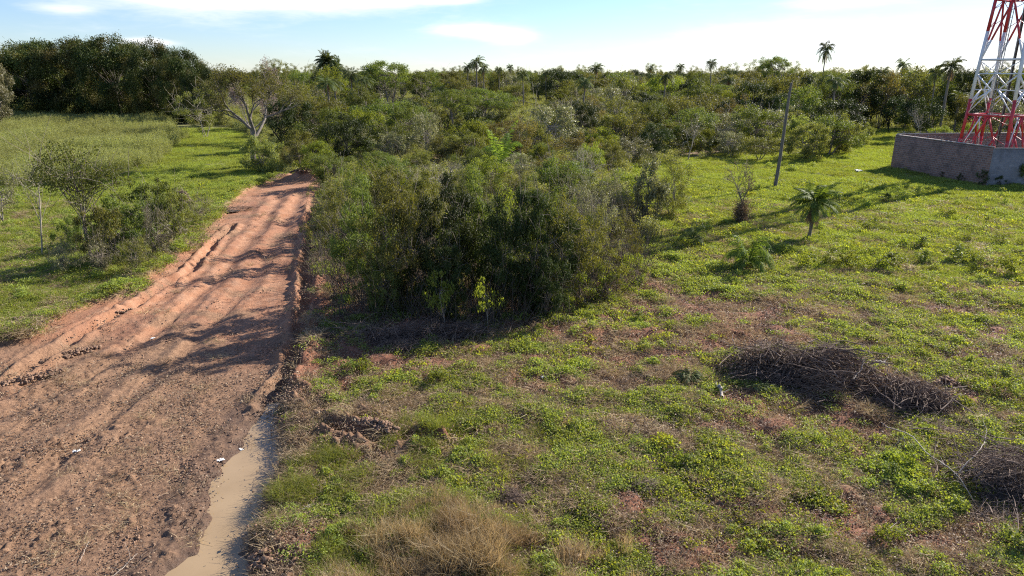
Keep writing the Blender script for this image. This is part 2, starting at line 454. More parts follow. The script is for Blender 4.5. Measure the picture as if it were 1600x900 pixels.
# ground: one shader for field and road, driven by baked material masks (road soil, dark mud, bare soil, far grass)
def _m(n, l, a, k):
    x = n('ShaderNodeMath'); x.operation = 'MULTIPLY'; l(a, x.inputs[0]); x.inputs[1].default_value = k; return x.outputs[0]
def ground_mat():
    m, nt, n, l = material('ground_soil_and_turf')
    o = n('ShaderNodeOutputMaterial'); geo = n('ShaderNodeNewGeometry')
    def A(k):
        a = n('ShaderNodeAttribute'); a.attribute_name = k; return a.outputs['Fac']
    def NZ(sc, det=5, r=.6, lo=.35, hi=.65, dist=0):
        x = n('ShaderNodeTexNoise'); x.inputs['Scale'].default_value = sc; x.inputs['Detail'].default_value = det; x.inputs['Roughness'].default_value = r; x.inputs['Distortion'].default_value = dist
        l(geo.outputs['Position'], x.inputs['Vector'])
        q = n('ShaderNodeMapRange'); l(x.outputs[0], q.inputs[0]); q.inputs['From Min'].default_value = lo; q.inputs['From Max'].default_value = hi
        return q.outputs[0], x.outputs[0]
    n1, r1 = NZ(.6); n2, r2 = NZ(5.0, 8, .7); n3, r3 = NZ(16, 10, .8, .42, .56, .8); n4, r4 = NZ(1.8, 6, .65, .45, .62)
    red = _mix(n, l, n1, (.33, .155, .082), (.42, .220, .128))
    red = _mix(n, l, n4, red, (.46, .260, .160))
    red = _mix(n, l, n3, _mix(n, l, .5, red, (.20, .085, .048)), red)
    mud = _mix(n, l, n2, (.185, .105, .060), (.37, .225, .135))
    mud = _mix(n, l, _m(n, l, n1, .5), mud, (.33, .20, .125))
    mud = _mix(n, l, n3, (.16, .092, .057), mud)
    straw = _mix(n, l, n2, (.20, .135, .08), (.38, .285, .175))
    straw = _mix(n, l, n3, (.06, .05, .026), straw)
    turf = _mix(n, l, n1, (.165, .205, .055), (.28, .27, .10))
    turf = _mix(n, l, n2, turf, (.26, .245, .095))
    turf = _mix(n, l, n3, (.13, .15, .045), turf)
    bare = _mix(n, l, n2, (.22, .090, .048), (.36, .18, .115))
    bare = _mix(n, l, n3, (.13, .055, .032), bare)
    straw = _mix(n, l, _m(n, l, n4, .75), straw, _mix(n, l, n3, (.16, .07, .042), (.36, .19, .12)))
    far = _mix(n, l, n1, (.08, .085, .03), (.15, .145, .06))
    c = _mix(n, l, A('turf'), straw, turf)
    c = _mix(n, l, A('scrub'), c, far)
    c = _mix(n, l, A('bare'), c, bare)
    c = _mix(n, l, A('bank'), c, mud)
    red = _mix(n, l, _m(n, l, A('streak'), .55), red, (.25, .115, .070))
    rd = _mix(n, l, A('mud'), red, mud)
    c = _mix(n, l, A('road'), c, rd)
    c = _mix(n, l, A('wet'), c, (.11, .065, .042))
    b = n('ShaderNodeBsdfPrincipled'); l(c, b.inputs['Base Color'])
    wr = n('ShaderNodeMapRange'); l(A('wet'), wr.inputs[0]); wr.inputs['To Min'].default_value = .95; wr.inputs['To Max'].default_value = .38; l(wr.outputs[0], b.inputs['Roughness'])
    b.inputs['Specular IOR Level'].default_value = .25
    bp = n('ShaderNodeBump'); bp.inputs['Strength'].default_value = .8; bp.inputs['Distance'].default_value = .035; l(r3, bp.inputs['Height'])
    bq = n('ShaderNodeBump'); bq.inputs['Strength'].default_value = .7; bq.inputs['Distance'].default_value = .10; l(r2, bq.inputs['Height']); l(bp.outputs[0], bq.inputs['Normal'])
    l(bq.outputs[0], b.inputs['Normal']); l(b.outputs[0], o.inputs[0])
    return m
MT['ground'] = ground_mat()

# ------------------------------------------------------------------ ground, one sheet out to the horizon, cut along the road's edge into field and road
ys = [8.0]
while ys[-1] < 110: ys.append(ys[-1] * 1.0036)
while ys[-1] < 4500: ys.append(ys[-1] * 1.03)
yb = [8.0]
while yb[-1] > -60: yb.append(yb[-1] - (.035 if yb[-1] > 7 else (.25 if yb[-1] > 0 else 4)))
ys = np.array(yb[::-1][:-1] + ys)
sx = np.concatenate([-np.geomspace(8, .97, 26)[:-1], np.linspace(-.95, .95, 560), np.geomspace(.97, 8, 26)[1:]])
WY = np.sqrt(ys ** 2 + 30)
GX = sx[None] * WY[:, None]; GY = np.repeat(ys[:, None], len(sx), 1)
gx, gy = GX.ravel(), GY.ravel()
gz = relief(gx, gy)
road, pud, bank, bare = masks(gx, gy)
LEFTF = P((0, 530), (90, 492), (205, 452), (325, 358), (372, 302), (430, 275), (400, 215), (345, 195), (-300, 195), (-500, 420))
CLEAR = P((1000, 262), (1090, 250), (1200, 243), (1340, 228), (1385, 203), (1440, 200)) + [(60, 70), (60, 20)] + P((1600, 470), (1300, 440), (1100, 400), (1010, 370), (1010, 300))
turf = np.maximum(sstep(-1, 1.5, sdist(gx, gy, LEFTF)), sstep(-6, 3, sdist(gx, gy, CLEAR)))
turf = np.clip(turf + .0 + .45 * sstep(.45, .65, fbm(gx, gy, 2.2, 4, 61)), 0, 1)
scrub = sstep(75, 130, gy) * (1 - sstep(-2, 2, sdist(gx, gy, LEFTF)))
mud = sstep(27, 19, gy + (fbm(gx, gy, 3, 3, 63) - .5) * 12)
dC, sC = seg_dist(gx, gy, RUT_C)
streak = sstep(.42, .62, fbm(dC / .30, sC / 4.5, 1, 4, 49)) * (.35 + .65 * sstep(.4, .6, fbm(gx, gy, 3.0, 3, 50)))
mud = np.maximum(mud, .8 * sstep(.55, .7, fbm(gx, gy, 1.5, 4, 65)))
wet = sstep(-.45, -.02, pud + (fbm(gx, gy, .3, 3, 67) - .5) * .4)
shore = sstep(.2, .0, gz - WATER_Z - .02) * sstep(-1.2, -.6, pud)
wet = np.maximum(wet * .8, shore)
attrs = dict(streak=streak, road=road, bank=bank, bare=bare, turf=turf, scrub=scrub, mud=mud, wet=wet)
nx = len(sx)
ii, jj = np.meshgrid(np.arange(len(ys) - 1), np.arange(nx - 1), indexing='ij')
Q = np.stack([ii * nx + jj, ii * nx + jj + 1, (ii + 1) * nx + jj + 1, (ii + 1) * nx + jj], -1).reshape(-1, 4)
isr = road[Q].mean(1) > .5
V = np.stack([gx, gy, gz], 1)
for nm, sel in (('ground', ~isr), ('dirt_road', isr)):
    q = Q[sel]; u, inv = np.unique(q, return_inverse=True)
    me = new_mesh(nm, V[u], inv.reshape(q.shape), {k: a[u] for k, a in attrs.items()}, [MT['ground']], True)
    link(nm, me, kind='structure')

# water of the puddle: a thin sheet lying in its bed, the shoreline is where the bed comes up through it
m, nt, n, l = material('muddy_water')
o = n('ShaderNodeOutputMaterial'); b = n('ShaderNodeBsdfPrincipled')
geo = n('ShaderNodeNewGeometry'); no = n('ShaderNodeTexNoise'); no.inputs['Scale'].default_value = 1.1; no.inputs['Detail'].default_value = 4
l(geo.outputs['Position'], no.inputs['Vector'])
l(_mix(n, l, no.outputs[0], (.27, .185, .10), (.40, .285, .165)), b.inputs['Base Color'])
b.inputs['Roughness'].default_value = .03; b.inputs['IOR'].default_value = 1.4; b.inputs['Specular IOR Level'].default_value = .55
n2 = n('ShaderNodeTexNoise'); n2.inputs['Scale'].default_value = 6; l(geo.outputs['Position'], n2.inputs['Vector'])
bp = n('ShaderNodeBump'); bp.inputs['Strength'].default_value = .05; bp.inputs['Distance'].default_value = .02; l(n2.outputs[0], bp.inputs['Height']); l(bp.outputs[0], b.inputs['Normal'])
l(b.outputs[0], o.inputs[0])
xs_ = np.array([p[0] for p in PUDDLE]); ys_ = np.array([p[1] for p in PUDDLE])
nu, nv = 120, 260
U, Vv = np.meshgrid(np.linspace(xs_.min() - .6, xs_.max() + .6, nu), np.linspace(ys_.min() - .6, ys_.max() + .6, nv))
pv = np.stack([U.ravel(), Vv.ravel(), np.full(U.size, WATER_Z)], 1)
ii, jj = np.meshgrid(np.arange(nv - 1), np.arange(nu - 1), indexing='ij')
q = np.stack([ii * nu + jj, ii * nu + jj + 1, (ii + 1) * nu + jj + 1, (ii + 1) * nu + jj], -1).reshape(-1, 4)
_, pd, _, _ = masks(pv[:, 0], pv[:, 1])
q = q[(pd[q].max(1) > -.45)]
u, inv = np.unique(q, return_inverse=True)
link('puddle_water', new_mesh('puddle_water', pv[u], inv.reshape(q.shape), None, [m]), kind='structure')

def gz_at(x, y):
    return float(relief(np.array([x]), np.array([y]))[0])

# ------------------------------------------------------------------ plant prototypes (pairs of shared meshes)
def curve(a, b, rng, k=5, wob=.08, sag=0.0):
    a = np.asarray(a, float); b = np.asarray(b, float)
    t = np.linspace(0, 1, k)[:, None]; l_ = np.linalg.norm(b - a)
    p = a + (b - a) * t
    off = np.cumsum(rng.normal(size=(k, 3)), 0) * wob * l_ / k; off[0] = 0
    p = p + off * np.sin(t * pi * .9)
    p[:, 2] += sag * l_ * np.sin(t[:, 0] * pi)
    return p

def crown_proto(name, seed, H, R, base, ncl, nlf, leaf, crad, lm, bm, stems=1, flat=.65, tr=.06, twigs=0, shell=.5, up=.35, lobes=.25, aspect=.5, skirt=0.0, spread=.3, clt=.25):
    """H height, R radius, base = fraction of H where foliage starts"""
    rng = np.random.default_rng(seed)
    W = MB(); Lf = MB()
    cz = H * (base + 1) / 2; rz = H * (1 - base) / 2
    d = rng.normal(size=(ncl, 3)); d /= np.linalg.norm(d, axis=1)[:, None]
    rr = (shell + (1 - shell) * rng.random(ncl)) ** .8
    ang = np.arctan2(d[:, 1], d[:, 0])
    ph = rng.uniform(0, 6.28, 4)
    lob = 1 + lobes * (np.sin(2 * ang + ph[0]) * .5 + np.sin(3 * ang + ph[1]) * .6 + np.sin(5 * ang + ph[2]) * .3) + rng.normal(size=ncl) * lobes * .4
    C = np.stack([d[:, 0] * R * rr * lob, d[:, 1] * R * rr * lob, cz + d[:, 2] * rz * rr * (1 + rng.normal(size=ncl) * lobes * .35)], 1)
    C[:, 2] = np.maximum(C[:, 2], H * .06)
    if skirt:
        lowm = C[:, 2] < cz
        C[lowm, :2] *= 1 + skirt * (cz - C[lowm, 2])[:, None] / rz
    cs = crad * rng.uniform(.6, 1.35, ncl)
    # wood
    bases = [(rng.normal() * R * .03 * (stems > 1), rng.normal() * R * .05 * (stems > 1)) for _ in range(stems)]
    tops = []
    for k, (bx, by) in enumerate(bases):
        tx, ty = rng.normal(size=2) * R * (spread if stems > 1 else .08)
        top = np.array([bx + tx, by + ty, H * (base + (1 - base) * .45)])
        p = curve((bx, by, -.15), top, rng, 7, .10)
        r0 = tr / math.sqrt(stems) * 1.2
        W.tube(p, np.linspace(r0, r0 * .5, 7), 6)
        tops.append(p)
    order = rng.permutation(ncl)[:min(ncl, 36)]
    for i in order:
        p = tops[rng.integers(len(tops))]
        a = p[rng.integers(3, 7)]
        W.tube(curve(a, C[i], rng, 5, .14, .05), np.linspace(tr * .33, tr * .07, 5), 4)
    for i in range(twigs):
        c = C[rng.integers(ncl)]
        e = c + rng.normal(size=3) * crad * 1.6 + np.array([0, 0, crad * .9])
        W.tube(curve(c - rng.normal(size=3) * crad * .3, e, rng, 4, .15), np.linspace(tr * .12, tr * .03, 4) + .004, 3)
    # leaves
    per = np.maximum(1, (nlf * cs ** 2 / (cs ** 2).sum())).astype(int)
    ci = np.repeat(np.arange(ncl), per)
    dd = rng.normal(size=(len(ci), 3)); dd /= np.linalg.norm(dd, axis=1)[:, None]
    r_ = rng.random(len(ci)) ** .42 * (1 + rng.normal(size=len(ci)) * .15)
    pos = C[ci] + dd * (cs[ci] * r_)[:, None] * np.array([1, 1, flat])
    k = pos[:, 2] > .03
    pos = pos[k]; ci = ci[k]
    tt = np.clip(rng.uniform(.15, .85, len(pos)) + (rng.random(ncl)[ci] - .5) * clt * 2, 0, 1)
    Lf.leaves(pos, leaf, rng, up, C[ci], aspect, tt)
    A_ = np.vstack(Lf.v); fz = H / np.percentile(A_[:, 2], 99.6); fr_ = R / np.percentile(np.hypot(A_[:, 0], A_[:, 1]), 97)
    k_ = np.array([fr_, fr_, fz]); Lf.v = [v * k_ for v in Lf.v]; W.v = [v * k_ for v in W.v]
    return (W.mesh('trunk', bm), Lf.mesh('crown', lm), H, R)

def branchy_proto(name, seed, H, R, lm, bm, r0=.12, depth=5, nleaf=600, leaf=.1, lean=(0, 0), kids=3, trunkf=.28, gnarl=.25, leafy_base=0):
    """a bare or thinly leaved tree grown by recursive forking"""
    rng = np.random.default_rng(seed)
    W = MB(); Lf = MB(); tips = []
    def grow(p, d, ln, r, k):
        pts = [p]; dd = d.copy()
        ns = 5
        for i in range(ns):
            dd = dd + rng.normal(size=3) * gnarl * .5; dd[2] += .04; dd /= np.linalg.norm(dd)
            pts.append(pts[-1] + dd * ln / ns)
        W.tube(pts, np.linspace(r, r * .62, ns + 1), 6 if k > 2 else 3)
        if k <= 1: tips.extend(pts[2:])
        if k == 0: return
        for j in range(kids if k > 1 else kids + 1):
            q = pts[rng.integers(2, ns + 1)] if j else pts[-1]
            nd = dd + rng.normal(size=3) * np.array([.75, .75, .45]) + np.array([0, 0, .12]); nd /= np.linalg.norm(nd)
            grow(q, nd, ln * rng.uniform(.55, .85), r * .55, k - 1)
    grow(np.array([0, 0, -.1]), np.array([lean[0], lean[1], 1.0]), H * trunkf, r0, depth)
    T = np.array(tips)
    sc = np.array([R / max(np.percentile(np.hypot(T[:, 0], T[:, 1]), 95), .1)] * 2 + [H / T[:, 2].max()])
    W.v = [v * sc for v in W.v]; T = T * sc
    if nleaf:
        pos = T[rng.integers(len(T), size=nleaf)] + rng.normal(size=(nleaf, 3)) * leaf * 1.2
        Lf.leaves(pos, leaf, rng, .3)
    if leafy_base:
        dd = rng.normal(size=(leafy_base, 3)) * np.array([R * .16, R * .16, H * .10]) + np.array([0, 0, H * .12])
        dd = dd[dd[:, 2] > 0]
        Lf.leaves(dd, leaf, rng, .3)
    return (W.mesh('trunk', bm), Lf.mesh('crown', lm), H, R)

def frond(Lf, W, p0, d, ln, rng, droop=.5, nl=26, lw=.035, ll=.35, t=.5, rr=.012):
    """a feather leaf: rachis arching from p0, leaflets either side"""
    k = 9; pts = [np.array(p0, float)]; dd = np.array(d, float); dd /= np.linalg.norm(dd)
    for i in range(k):
        dd = dd + np.array([0, 0, -droop / k * (1 + i * .22)]); dd /= np.linalg.norm(dd)
        pts.append(pts[-1] + dd * ln / k)
    pts = np.array(pts)
    W.tube(pts, np.linspace(rr, rr * .3, k + 1), 3, t)
    u = np.linspace(.12, 1, nl) * k
    i0 = np.minimum(u.astype(int), k - 1); fr = (u - i0)[:, None]
    P0 = pts[i0] * (1 - fr) + pts[i0 + 1] * fr
    T = pts[i0 + 1] - pts[i0]; T /= np.linalg.norm(T, axis=1)[:, None]
    side = np.cross(T, [0, 0, 1.]); side /= np.linalg.norm(side, axis=1)[:, None] + 1e-9
    nrm = np.cross(side, T)
    L_ = ll * np.sin(np.clip(np.linspace(.15, 1.0, nl), 0, 1) * pi * .88 + .15)[:, None] + .05
    for sg in (-1, 1):
        a = side * sg * .8 + T * .55 + nrm * rng.uniform(-.25, .35, nl)[:, None]; a[:, 2] -= .35 + rng.random(nl) * .3
        a /= np.linalg.norm(a, axis=1)[:, None]
        V_ = np.stack([P0 - T * lw * .5, P0 + a * L_ * .5 - T * lw * .6 , P0 + a * L_, P0 + a * L_ * .5 + T * lw * .6], 1).reshape(-1, 3)
        Lf.add(V_, np.arange(4 * nl).reshape(-1, 4), np.repeat(np.clip(t + rng.normal(size=nl) * .15, 0, 1), 4))

def palm_proto(name, seed, H, cr, tr=.14, nf=22, skirt=0, lm='palm', up=1.0, nl=26, ll=.4, lw=.05, droop=1.1, lean=0.0):
    rng = np.random.default_rng(seed)
    W = MB(); Lf = MB(); D = MB(); X = MB()
    if H > .4:
        k = 16; z = np.linspace(-.1, H, k)
        pts = np.stack([lean * (z / H) ** 2, np.zeros(k), z], 1)
        r = tr * (1 + .12 * np.sin(z * 9)) * np.linspace(1.15, .85, k)
        W.tube(pts, r, 8)
        top = pts[-1]
    else:
        top = np.array([0, 0, max(H, .1)])
    for i in range(nf):
        a = i * 2.4 + rng.normal() * .25; e = rng.uniform(-.15, 1.35) * up
        d = np.array([cos(a) * cos(e), sin(a) * cos(e), sin(e)])
        frond(Lf, Lf, top + d * .08, d, cr * rng.uniform(.85, 1.2), rng, droop * rng.uniform(.7, 1.2), nl, lw, ll, rng.uniform(.25, .75), .02)
    for i in range(skirt):
        a = i * 2.4 + rng.normal() * .3
        d = np.array([cos(a) * .35, sin(a) * .35, -1])
        frond(D, D, top + np.array([cos(a) * tr, sin(a) * tr, -.05]), d, cr * rng.uniform(.5, .9), rng, .3, 18, lw * .9, ll * .6, rng.uniform(.1, .8), .015)
    return (W.mesh('trunk', MT['bark']), Lf.mesh('crown', MT[lm]), H + cr * .7, cr, D.mesh('dead_fronds', MT['dry']))

PR = {}
def reg(kind, pr): PR.setdefault(kind, []).append(pr)
for s in range(4):
    reg('olive', crown_proto('olive', 100 + s, 4.5, 2.6, .22, 46, 8500, .15, .62, MT['olive'], MT['bark'], 3, tr=.10, twigs=14))
    reg('green', crown_proto('green', 120 + s, 5.0, 2.8, .20, 42, 9500, .16, .70, MT['green'], MT['bark'], 2, tr=.12, twigs=8))
    reg('silver', crown_proto('silver', 160 + s, 3.6, 2.4, .15, 52, 5200, .15, .45, MT['silver'], MT['pale'], 5, tr=.08, twigs=60, lobes=.35))
for s in range(3):
    reg('deep', crown_proto('deep', 140 + s, 5.5, 3.0, .12, 44, 12000, .17, .75, MT['deep'], MT['dark'], 2, tr=.13))
    reg('lime', crown_proto('lime', 180 + s, 3.4, 2.3, .05, 40, 9000, .13, .55, MT['lime'], MT['bark'], 4, tr=.07, skirt=.1))
    reg('rust', crown_proto('rust', 200 + s, 4.2, 2.6, .25, 44, 5600, .14, .55, MT['rust'], MT['bark'], 4, tr=.09, twigs=50, lobes=.35))
    reg('mango', crown_proto('mango', 220 + s, 16, 9.5, .02, 130, 52000, .36, 1.75, MT['mango'], MT['dark'], 1, flat=.8, tr=.28, shell=.80, lobes=.06, up=.2, clt=.45))
    reg('twiggy', branchy_proto('twiggy', 240 + s, 4.2, 2.3, MT['silver'], MT['pale'], .045, 5, 900, .10, kids=3, trunkf=.2))
    reg('umbrella', crown_proto('umbrella', 260 + s, 8.5, 5.0, .58, 60, 9500, .20, .85, MT['green'], MT['bark'], 2, flat=.45, tr=.17, lobes=.25))
    reg('palm', palm_proto('palm', 280 + s, 9.5, 2.2, .16, 30, 6, nl=22, ll=.55, lw=.09, droop=1.3, lean=.3 * (s - 1)))
    reg('snag', branchy_proto('snag', 300 + s, 4.0, 1.3, MT['dry'], MT['pale'], .05, 4, 60, .09, kids=3, trunkf=.35, gnarl=.2))
    reg('lanky', crown_proto('lanky', 320 + s, 7.5, 2.6, .48, 38, 5200, .17, .62, MT['olive'], MT['pale'], 1, tr=.11, twigs=16, lobes=.35))
for s in range(2):
    reg('youngpalm', palm_proto('youngpalm', 340 + s, .15, 2.4, .1, 20, 0, 'palmy', nl=34, ll=.5, lw=.05, droop=1.0))

RNG = np.random.default_rng(7)
NAMES = dict(olive='olive_shrub', green='green_tree', deep='dark_tree', lime='bright_shrub', silver='silvery_shrub', rust='brownish_shrub', mango='mango_tree', twiggy='twiggy_shrub',
             umbrella='umbrella_tree', palm='palm_tree', snag='dead_shrub', lanky='slender_tree', youngpalm='young_palm')
CATS = dict(olive='shrub', green='tree', deep='tree', lime='shrub', silver='shrub', rust='shrub', mango='tree', twiggy='shrub', umbrella='tree', palm='palm', snag='dead shrub', lanky='tree', youngpalm='young palm')
def place(kind, x, y, h, r, label, group=None, pr=None, name=None, cat=None, rot=None, tilt=(0, 0)):
    pr = pr or PR[kind][RNG.integers(len(PR[kind]))]
    e = link(name or NAMES[kind], None, label=label, cat=cat or CATS[kind], group=group)
    e.location = (x, y, gz_at(x, y) - .03)
    sz = h / pr[2]; sr = float(np.clip(r / pr[3], .62 * sz, 1.6 * sz)) if r else sz
    e.scale = (sr, sr, sz)
    e.rotation_euler = (tilt[0], tilt[1], RNG.uniform(0, 6.28) if rot is None else rot)
    e.empty_display_size = .3
    for nm, me in zip(('trunk', 'crown', 'dead_fronds'), (pr[0], pr[1], pr[4] if len(pr) > 4 else None)):
        if me is not None and len(me.polygons): link(nm, me, e)
    return e
OCC = []
def at_px(kind, bx, by, ty, hw, label, group=None, **kw):
    x, y = G(bx, by)
    r = hw * (y * CP + HC * SP) / F
    OCC.append((x, y, r))
    return place(kind, x, y, max(.3, height_for(y, ty)), r, label, group, **kw)


# ================================================================== fenced compound
def wall_mat(name, ca, cb, mortar, stain, bw=.30, bh=.15, msize=.012):
    m, nt, n, l = material(name)
    o = n('ShaderNodeOutputMaterial'); g = n('ShaderNodeTexCoord')
    se = n('ShaderNodeSeparateXYZ'); l(g.outputs['Object'], se.inputs[0])
    ad = n('ShaderNodeMath'); ad.operation = 'ADD'; l(se.outputs[0], ad.inputs[0]); l(se.outputs[1], ad.inputs[1])
    cb_ = n('ShaderNodeCombineXYZ'); l(ad.outputs[0], cb_.inputs[0]); l(se.outputs[2], cb_.inputs[1])
    br = n('ShaderNodeTexBrick'); br.inputs['Scale'].default_value = 1; br.inputs['Brick Width'].default_value = bw; br.inputs['Row Height'].default_value = bh; br.inputs['Mortar Size'].default_value = msize
    br.inputs['Color1'].default_value = (*ca, 1); br.inputs['Color2'].default_value = (*cb, 1); br.inputs['Mortar'].default_value = (*mortar, 1)
    l(cb_.outputs[0], br.inputs['Vector'])
    no = n('ShaderNodeTexNoise'); no.inputs['Scale'].default_value = .9; no.inputs['Detail'].default_value = 7; no.inputs['Roughness'].default_value = .65; l(g.outputs['Object'], no.inputs['Vector'])
    mr = n('ShaderNodeMapRange'); l(no.outputs[0], mr.inputs[0]); mr.inputs['From Min'].default_value = .50; mr.inputs['From Max'].default_value = .74
    c = _mix(n, l, mr.outputs[0], br.outputs[0], stain)
    n2 = n('ShaderNodeTexNoise'); n2.inputs['Scale'].default_value = 7; n2.inputs['Detail'].default_value = 6; l(g.outputs['Object'], n2.inputs['Vector'])
    c = _mix(n, l, .35, c, _mix(n, l, n2.outputs[0], (.2, .18, .17), (1, 1, 1)), 'MULTIPLY')
    b = n('ShaderNodeBsdfPrincipled'); l(c, b.inputs['Base Color']); b.inputs['Roughness'].default_value = .95
    bp = n('ShaderNodeBump'); bp.inputs['Strength'].default_value = .5; bp.inputs['Distance'].default_value = .02; l(n2.outputs[0], bp.inputs['Height']); l(bp.outputs[0], b.inputs['Normal'])
    l(b.outputs[0], o.inputs[0])
    return m
brick = wall_mat('wall_brick', (.34, .18, .125), (.19, .105, .075), (.33, .26, .21), (.13, .085, .065), .34, .19, .02)
block = wall_mat('wall_block', (.30, .28, .27), (.23, .215, .21), (.22, .21, .21), (.12, .11, .105), .4, .2)
Wc = [(38.2, 69.4), (39.9, 57.4), (62.0, 56.0), (61.0, 71.5)]
ox, oy = Wc[1]
comp = link('compound_wall', None, label='long brown brick and grey block wall around the red and white tower', cat='wall')
comp.location = (ox, oy, 0)
def panel(a, b, th, z1, m, ext=0.0):
    a = np.array(a) - (ox, oy); b = np.array(b) - (ox, oy)
    d = b - a; l_ = np.hypot(*d); d /= l_; nn = np.array([-d[1], d[0]])
    b = b - d * ext
    k = int(l_ / .5); mb = MB()
    rs = np.random.default_rng(int(l_ * 100))
    prev = None
    us = np.linspace(0, 1, k + 1)
    top = z1 + rs.normal(size=k + 1) * .012 - .0
    P0 = a[None] + (b - a)[None] * us[:, None]
    V = []
    for s_ in (0, 1):
        q = P0 + nn * th * s_
        V += [np.c_[q, np.full(k + 1, -.5)], np.c_[q, top]]
    V = np.vstack(V); n1_ = k + 1; Q = []
    for i in range(k):
        Q += [(i, i + 1, n1_ + i + 1, n1_ + i), (2 * n1_ + i + 1, 2 * n1_ + i, 3 * n1_ + i, 3 * n1_ + i + 1), (n1_ + i, n1_ + i + 1, 3 * n1_ + i + 1, 3 * n1_ + i)]
    Q += [(0, n1_, 3 * n1_, 2 * n1_), (k, 2 * n1_ + k, 3 * n1_ + k, n1_ + k)]
    mb.add(V, Q)
    return mb.mesh('wall_panel', m)
link('wall_panel', panel(Wc[0], Wc[1], .2, 3.15, brick), comp, label='brown unplastered brick side')
link('wall_panel', panel(Wc[1], Wc[2], .2, 3.05, block, 0), comp, label='grey block side')
link('wall_panel', panel(Wc[2], Wc[3], .2, 3.1, block), comp)
link('wall_panel', panel(Wc[3], Wc[0], .2, 3.25, brick), comp)
cop = bark_mat('coping_mortar', (.30, .25, .225), (.44, .38, .35), 5)
for (a, b), z_ in zip(zip(Wc, Wc[1:] + Wc[:1]), (3.17, 3.07, 3.12, 3.27)):
    a = np.array(a) - (ox, oy); b = np.array(b) - (ox, oy); d = (b - a) / np.hypot(*(b - a)); nn = np.array([-d[1], d[0]]) * .1
    cb2 = MB(); cb2.bar((*(a + nn + d * .02), z_ + .03), (*(b + nn - d * .15), z_ + .03), .26, .5, .07)
    link('coping', cb2.mesh('coping', cop), comp)
W_ = MB()
wirem = metal_mat('fence_wire', (.22, .20, .19), rough=.5)
for a, b in zip(Wc, Wc[1:] + Wc[:1]):
    a = np.array(a) - (ox, oy); b = np.array(b) - (ox, oy); l_ = np.hypot(*(b - a)); k = int(l_ / 1.6)
    for i in range(k):
        p = a + (b - a) * (i + .5) / k; nn = np.array([-(b - a)[1], (b - a)[0]]) / l_ * .1
        pb = MB(); pb.bar((*(p + nn), 3.04), (*(p + nn), 3.55), .035)
        link('wire_post', pb.mesh('wire_post', wirem), comp)
    for z in (3.25, 3.38, 3.5):
        nn = np.array([-(b - a)[1], (b - a)[0]]) / l_ * .1
        W_.bar((*(a + nn), z + .02), (*(b + nn), z), .012)
link('barbed_wire', W_.mesh('barbed_wire', wirem), comp)

# ================================================================== lattice tower
red = metal_mat('tower_paint_red', (.48, .025, .035), (.30, .05, .04), .45, .60)
white = metal_mat('tower_paint_white', (.70, .70, .72), (.50, .40, .36), .5, .62)
grey = metal_mat('galvanised_steel', (.20, .21, .23), (.12, .09, .07), .45, .65)
TC = np.array([44.3, 64.2])
corner0 = [np.array(q) - TC for q in ((41.7, 65.0), (43.7, 61.2), (47.3, 63.4), (45.2, 67.2))]
def tc(i, z):
    f = max(.42, 1 - .0195 * z)
    q = corner0[i % 4] * f
    return np.array([q[0], q[1], z])
tower = link('lattice_tower', None, label='red and white steel lattice tower rising out of the frame behind the wall', cat='tower')
tower.location = (TC[0], TC[1], 0)
bands = [(-.2, 6.8, red), (6.8, 12.6, white), (12.6, 19, red), (19, 25, white), (25, 32, red)]
def col_at(z):
    for a, b, m_ in bands:
        if a <= z < b: return m_
    return red
def bi(builder_list, name):
    """join bars of several paints into one mesh with material slots"""
    V = []; Q = []; mi = []; off = 0; mats = []
    for (a, b, wd, m_) in builder_list:
        mb = MB(); mb.bar(a, b, wd)
        V.append(mb.v[0]); Q.append(mb.q[0] + off); off += 8
        if m_ not in mats: mats.append(m_)
        mi += [mats.index(m_)] * 6
    me = new_mesh(name, np.vstack(V), np.vstack(Q), None, mats)
    me.polygons.foreach_set('material_index', np.array(mi, np.int32)); me.update()
    return me
for i in range(4):
    bars = []
    for a, b, m_ in bands:
        n_ = max(1, int((b - a) / 3))
        for k in range(n_):
            z0 = a + (b - a) * k / n_; z1 = a + (b - a) * (k + 1) / n_
            bars.append((tc(i, z0), tc(i, z1), .22 - .002 * z0 - .02 * (k % 2), m_))
    link('leg', bi(bars, 'leg'), tower)
lv = [0, 5.4, 10.2, 15.2, 20, 25, 30]
for z in lv[1:]:
    bars = []
    for i in range(4):
        bars.append((tc(i, z), tc(i + 1, z), .15, col_at(z)))
    bars.append((tc(0, z), tc(2, z), .06, grey)); bars.append((tc(1, z), tc(3, z), .06, grey))
    link('horizontal_brace', bi(bars, 'horizontal_brace'), tower)
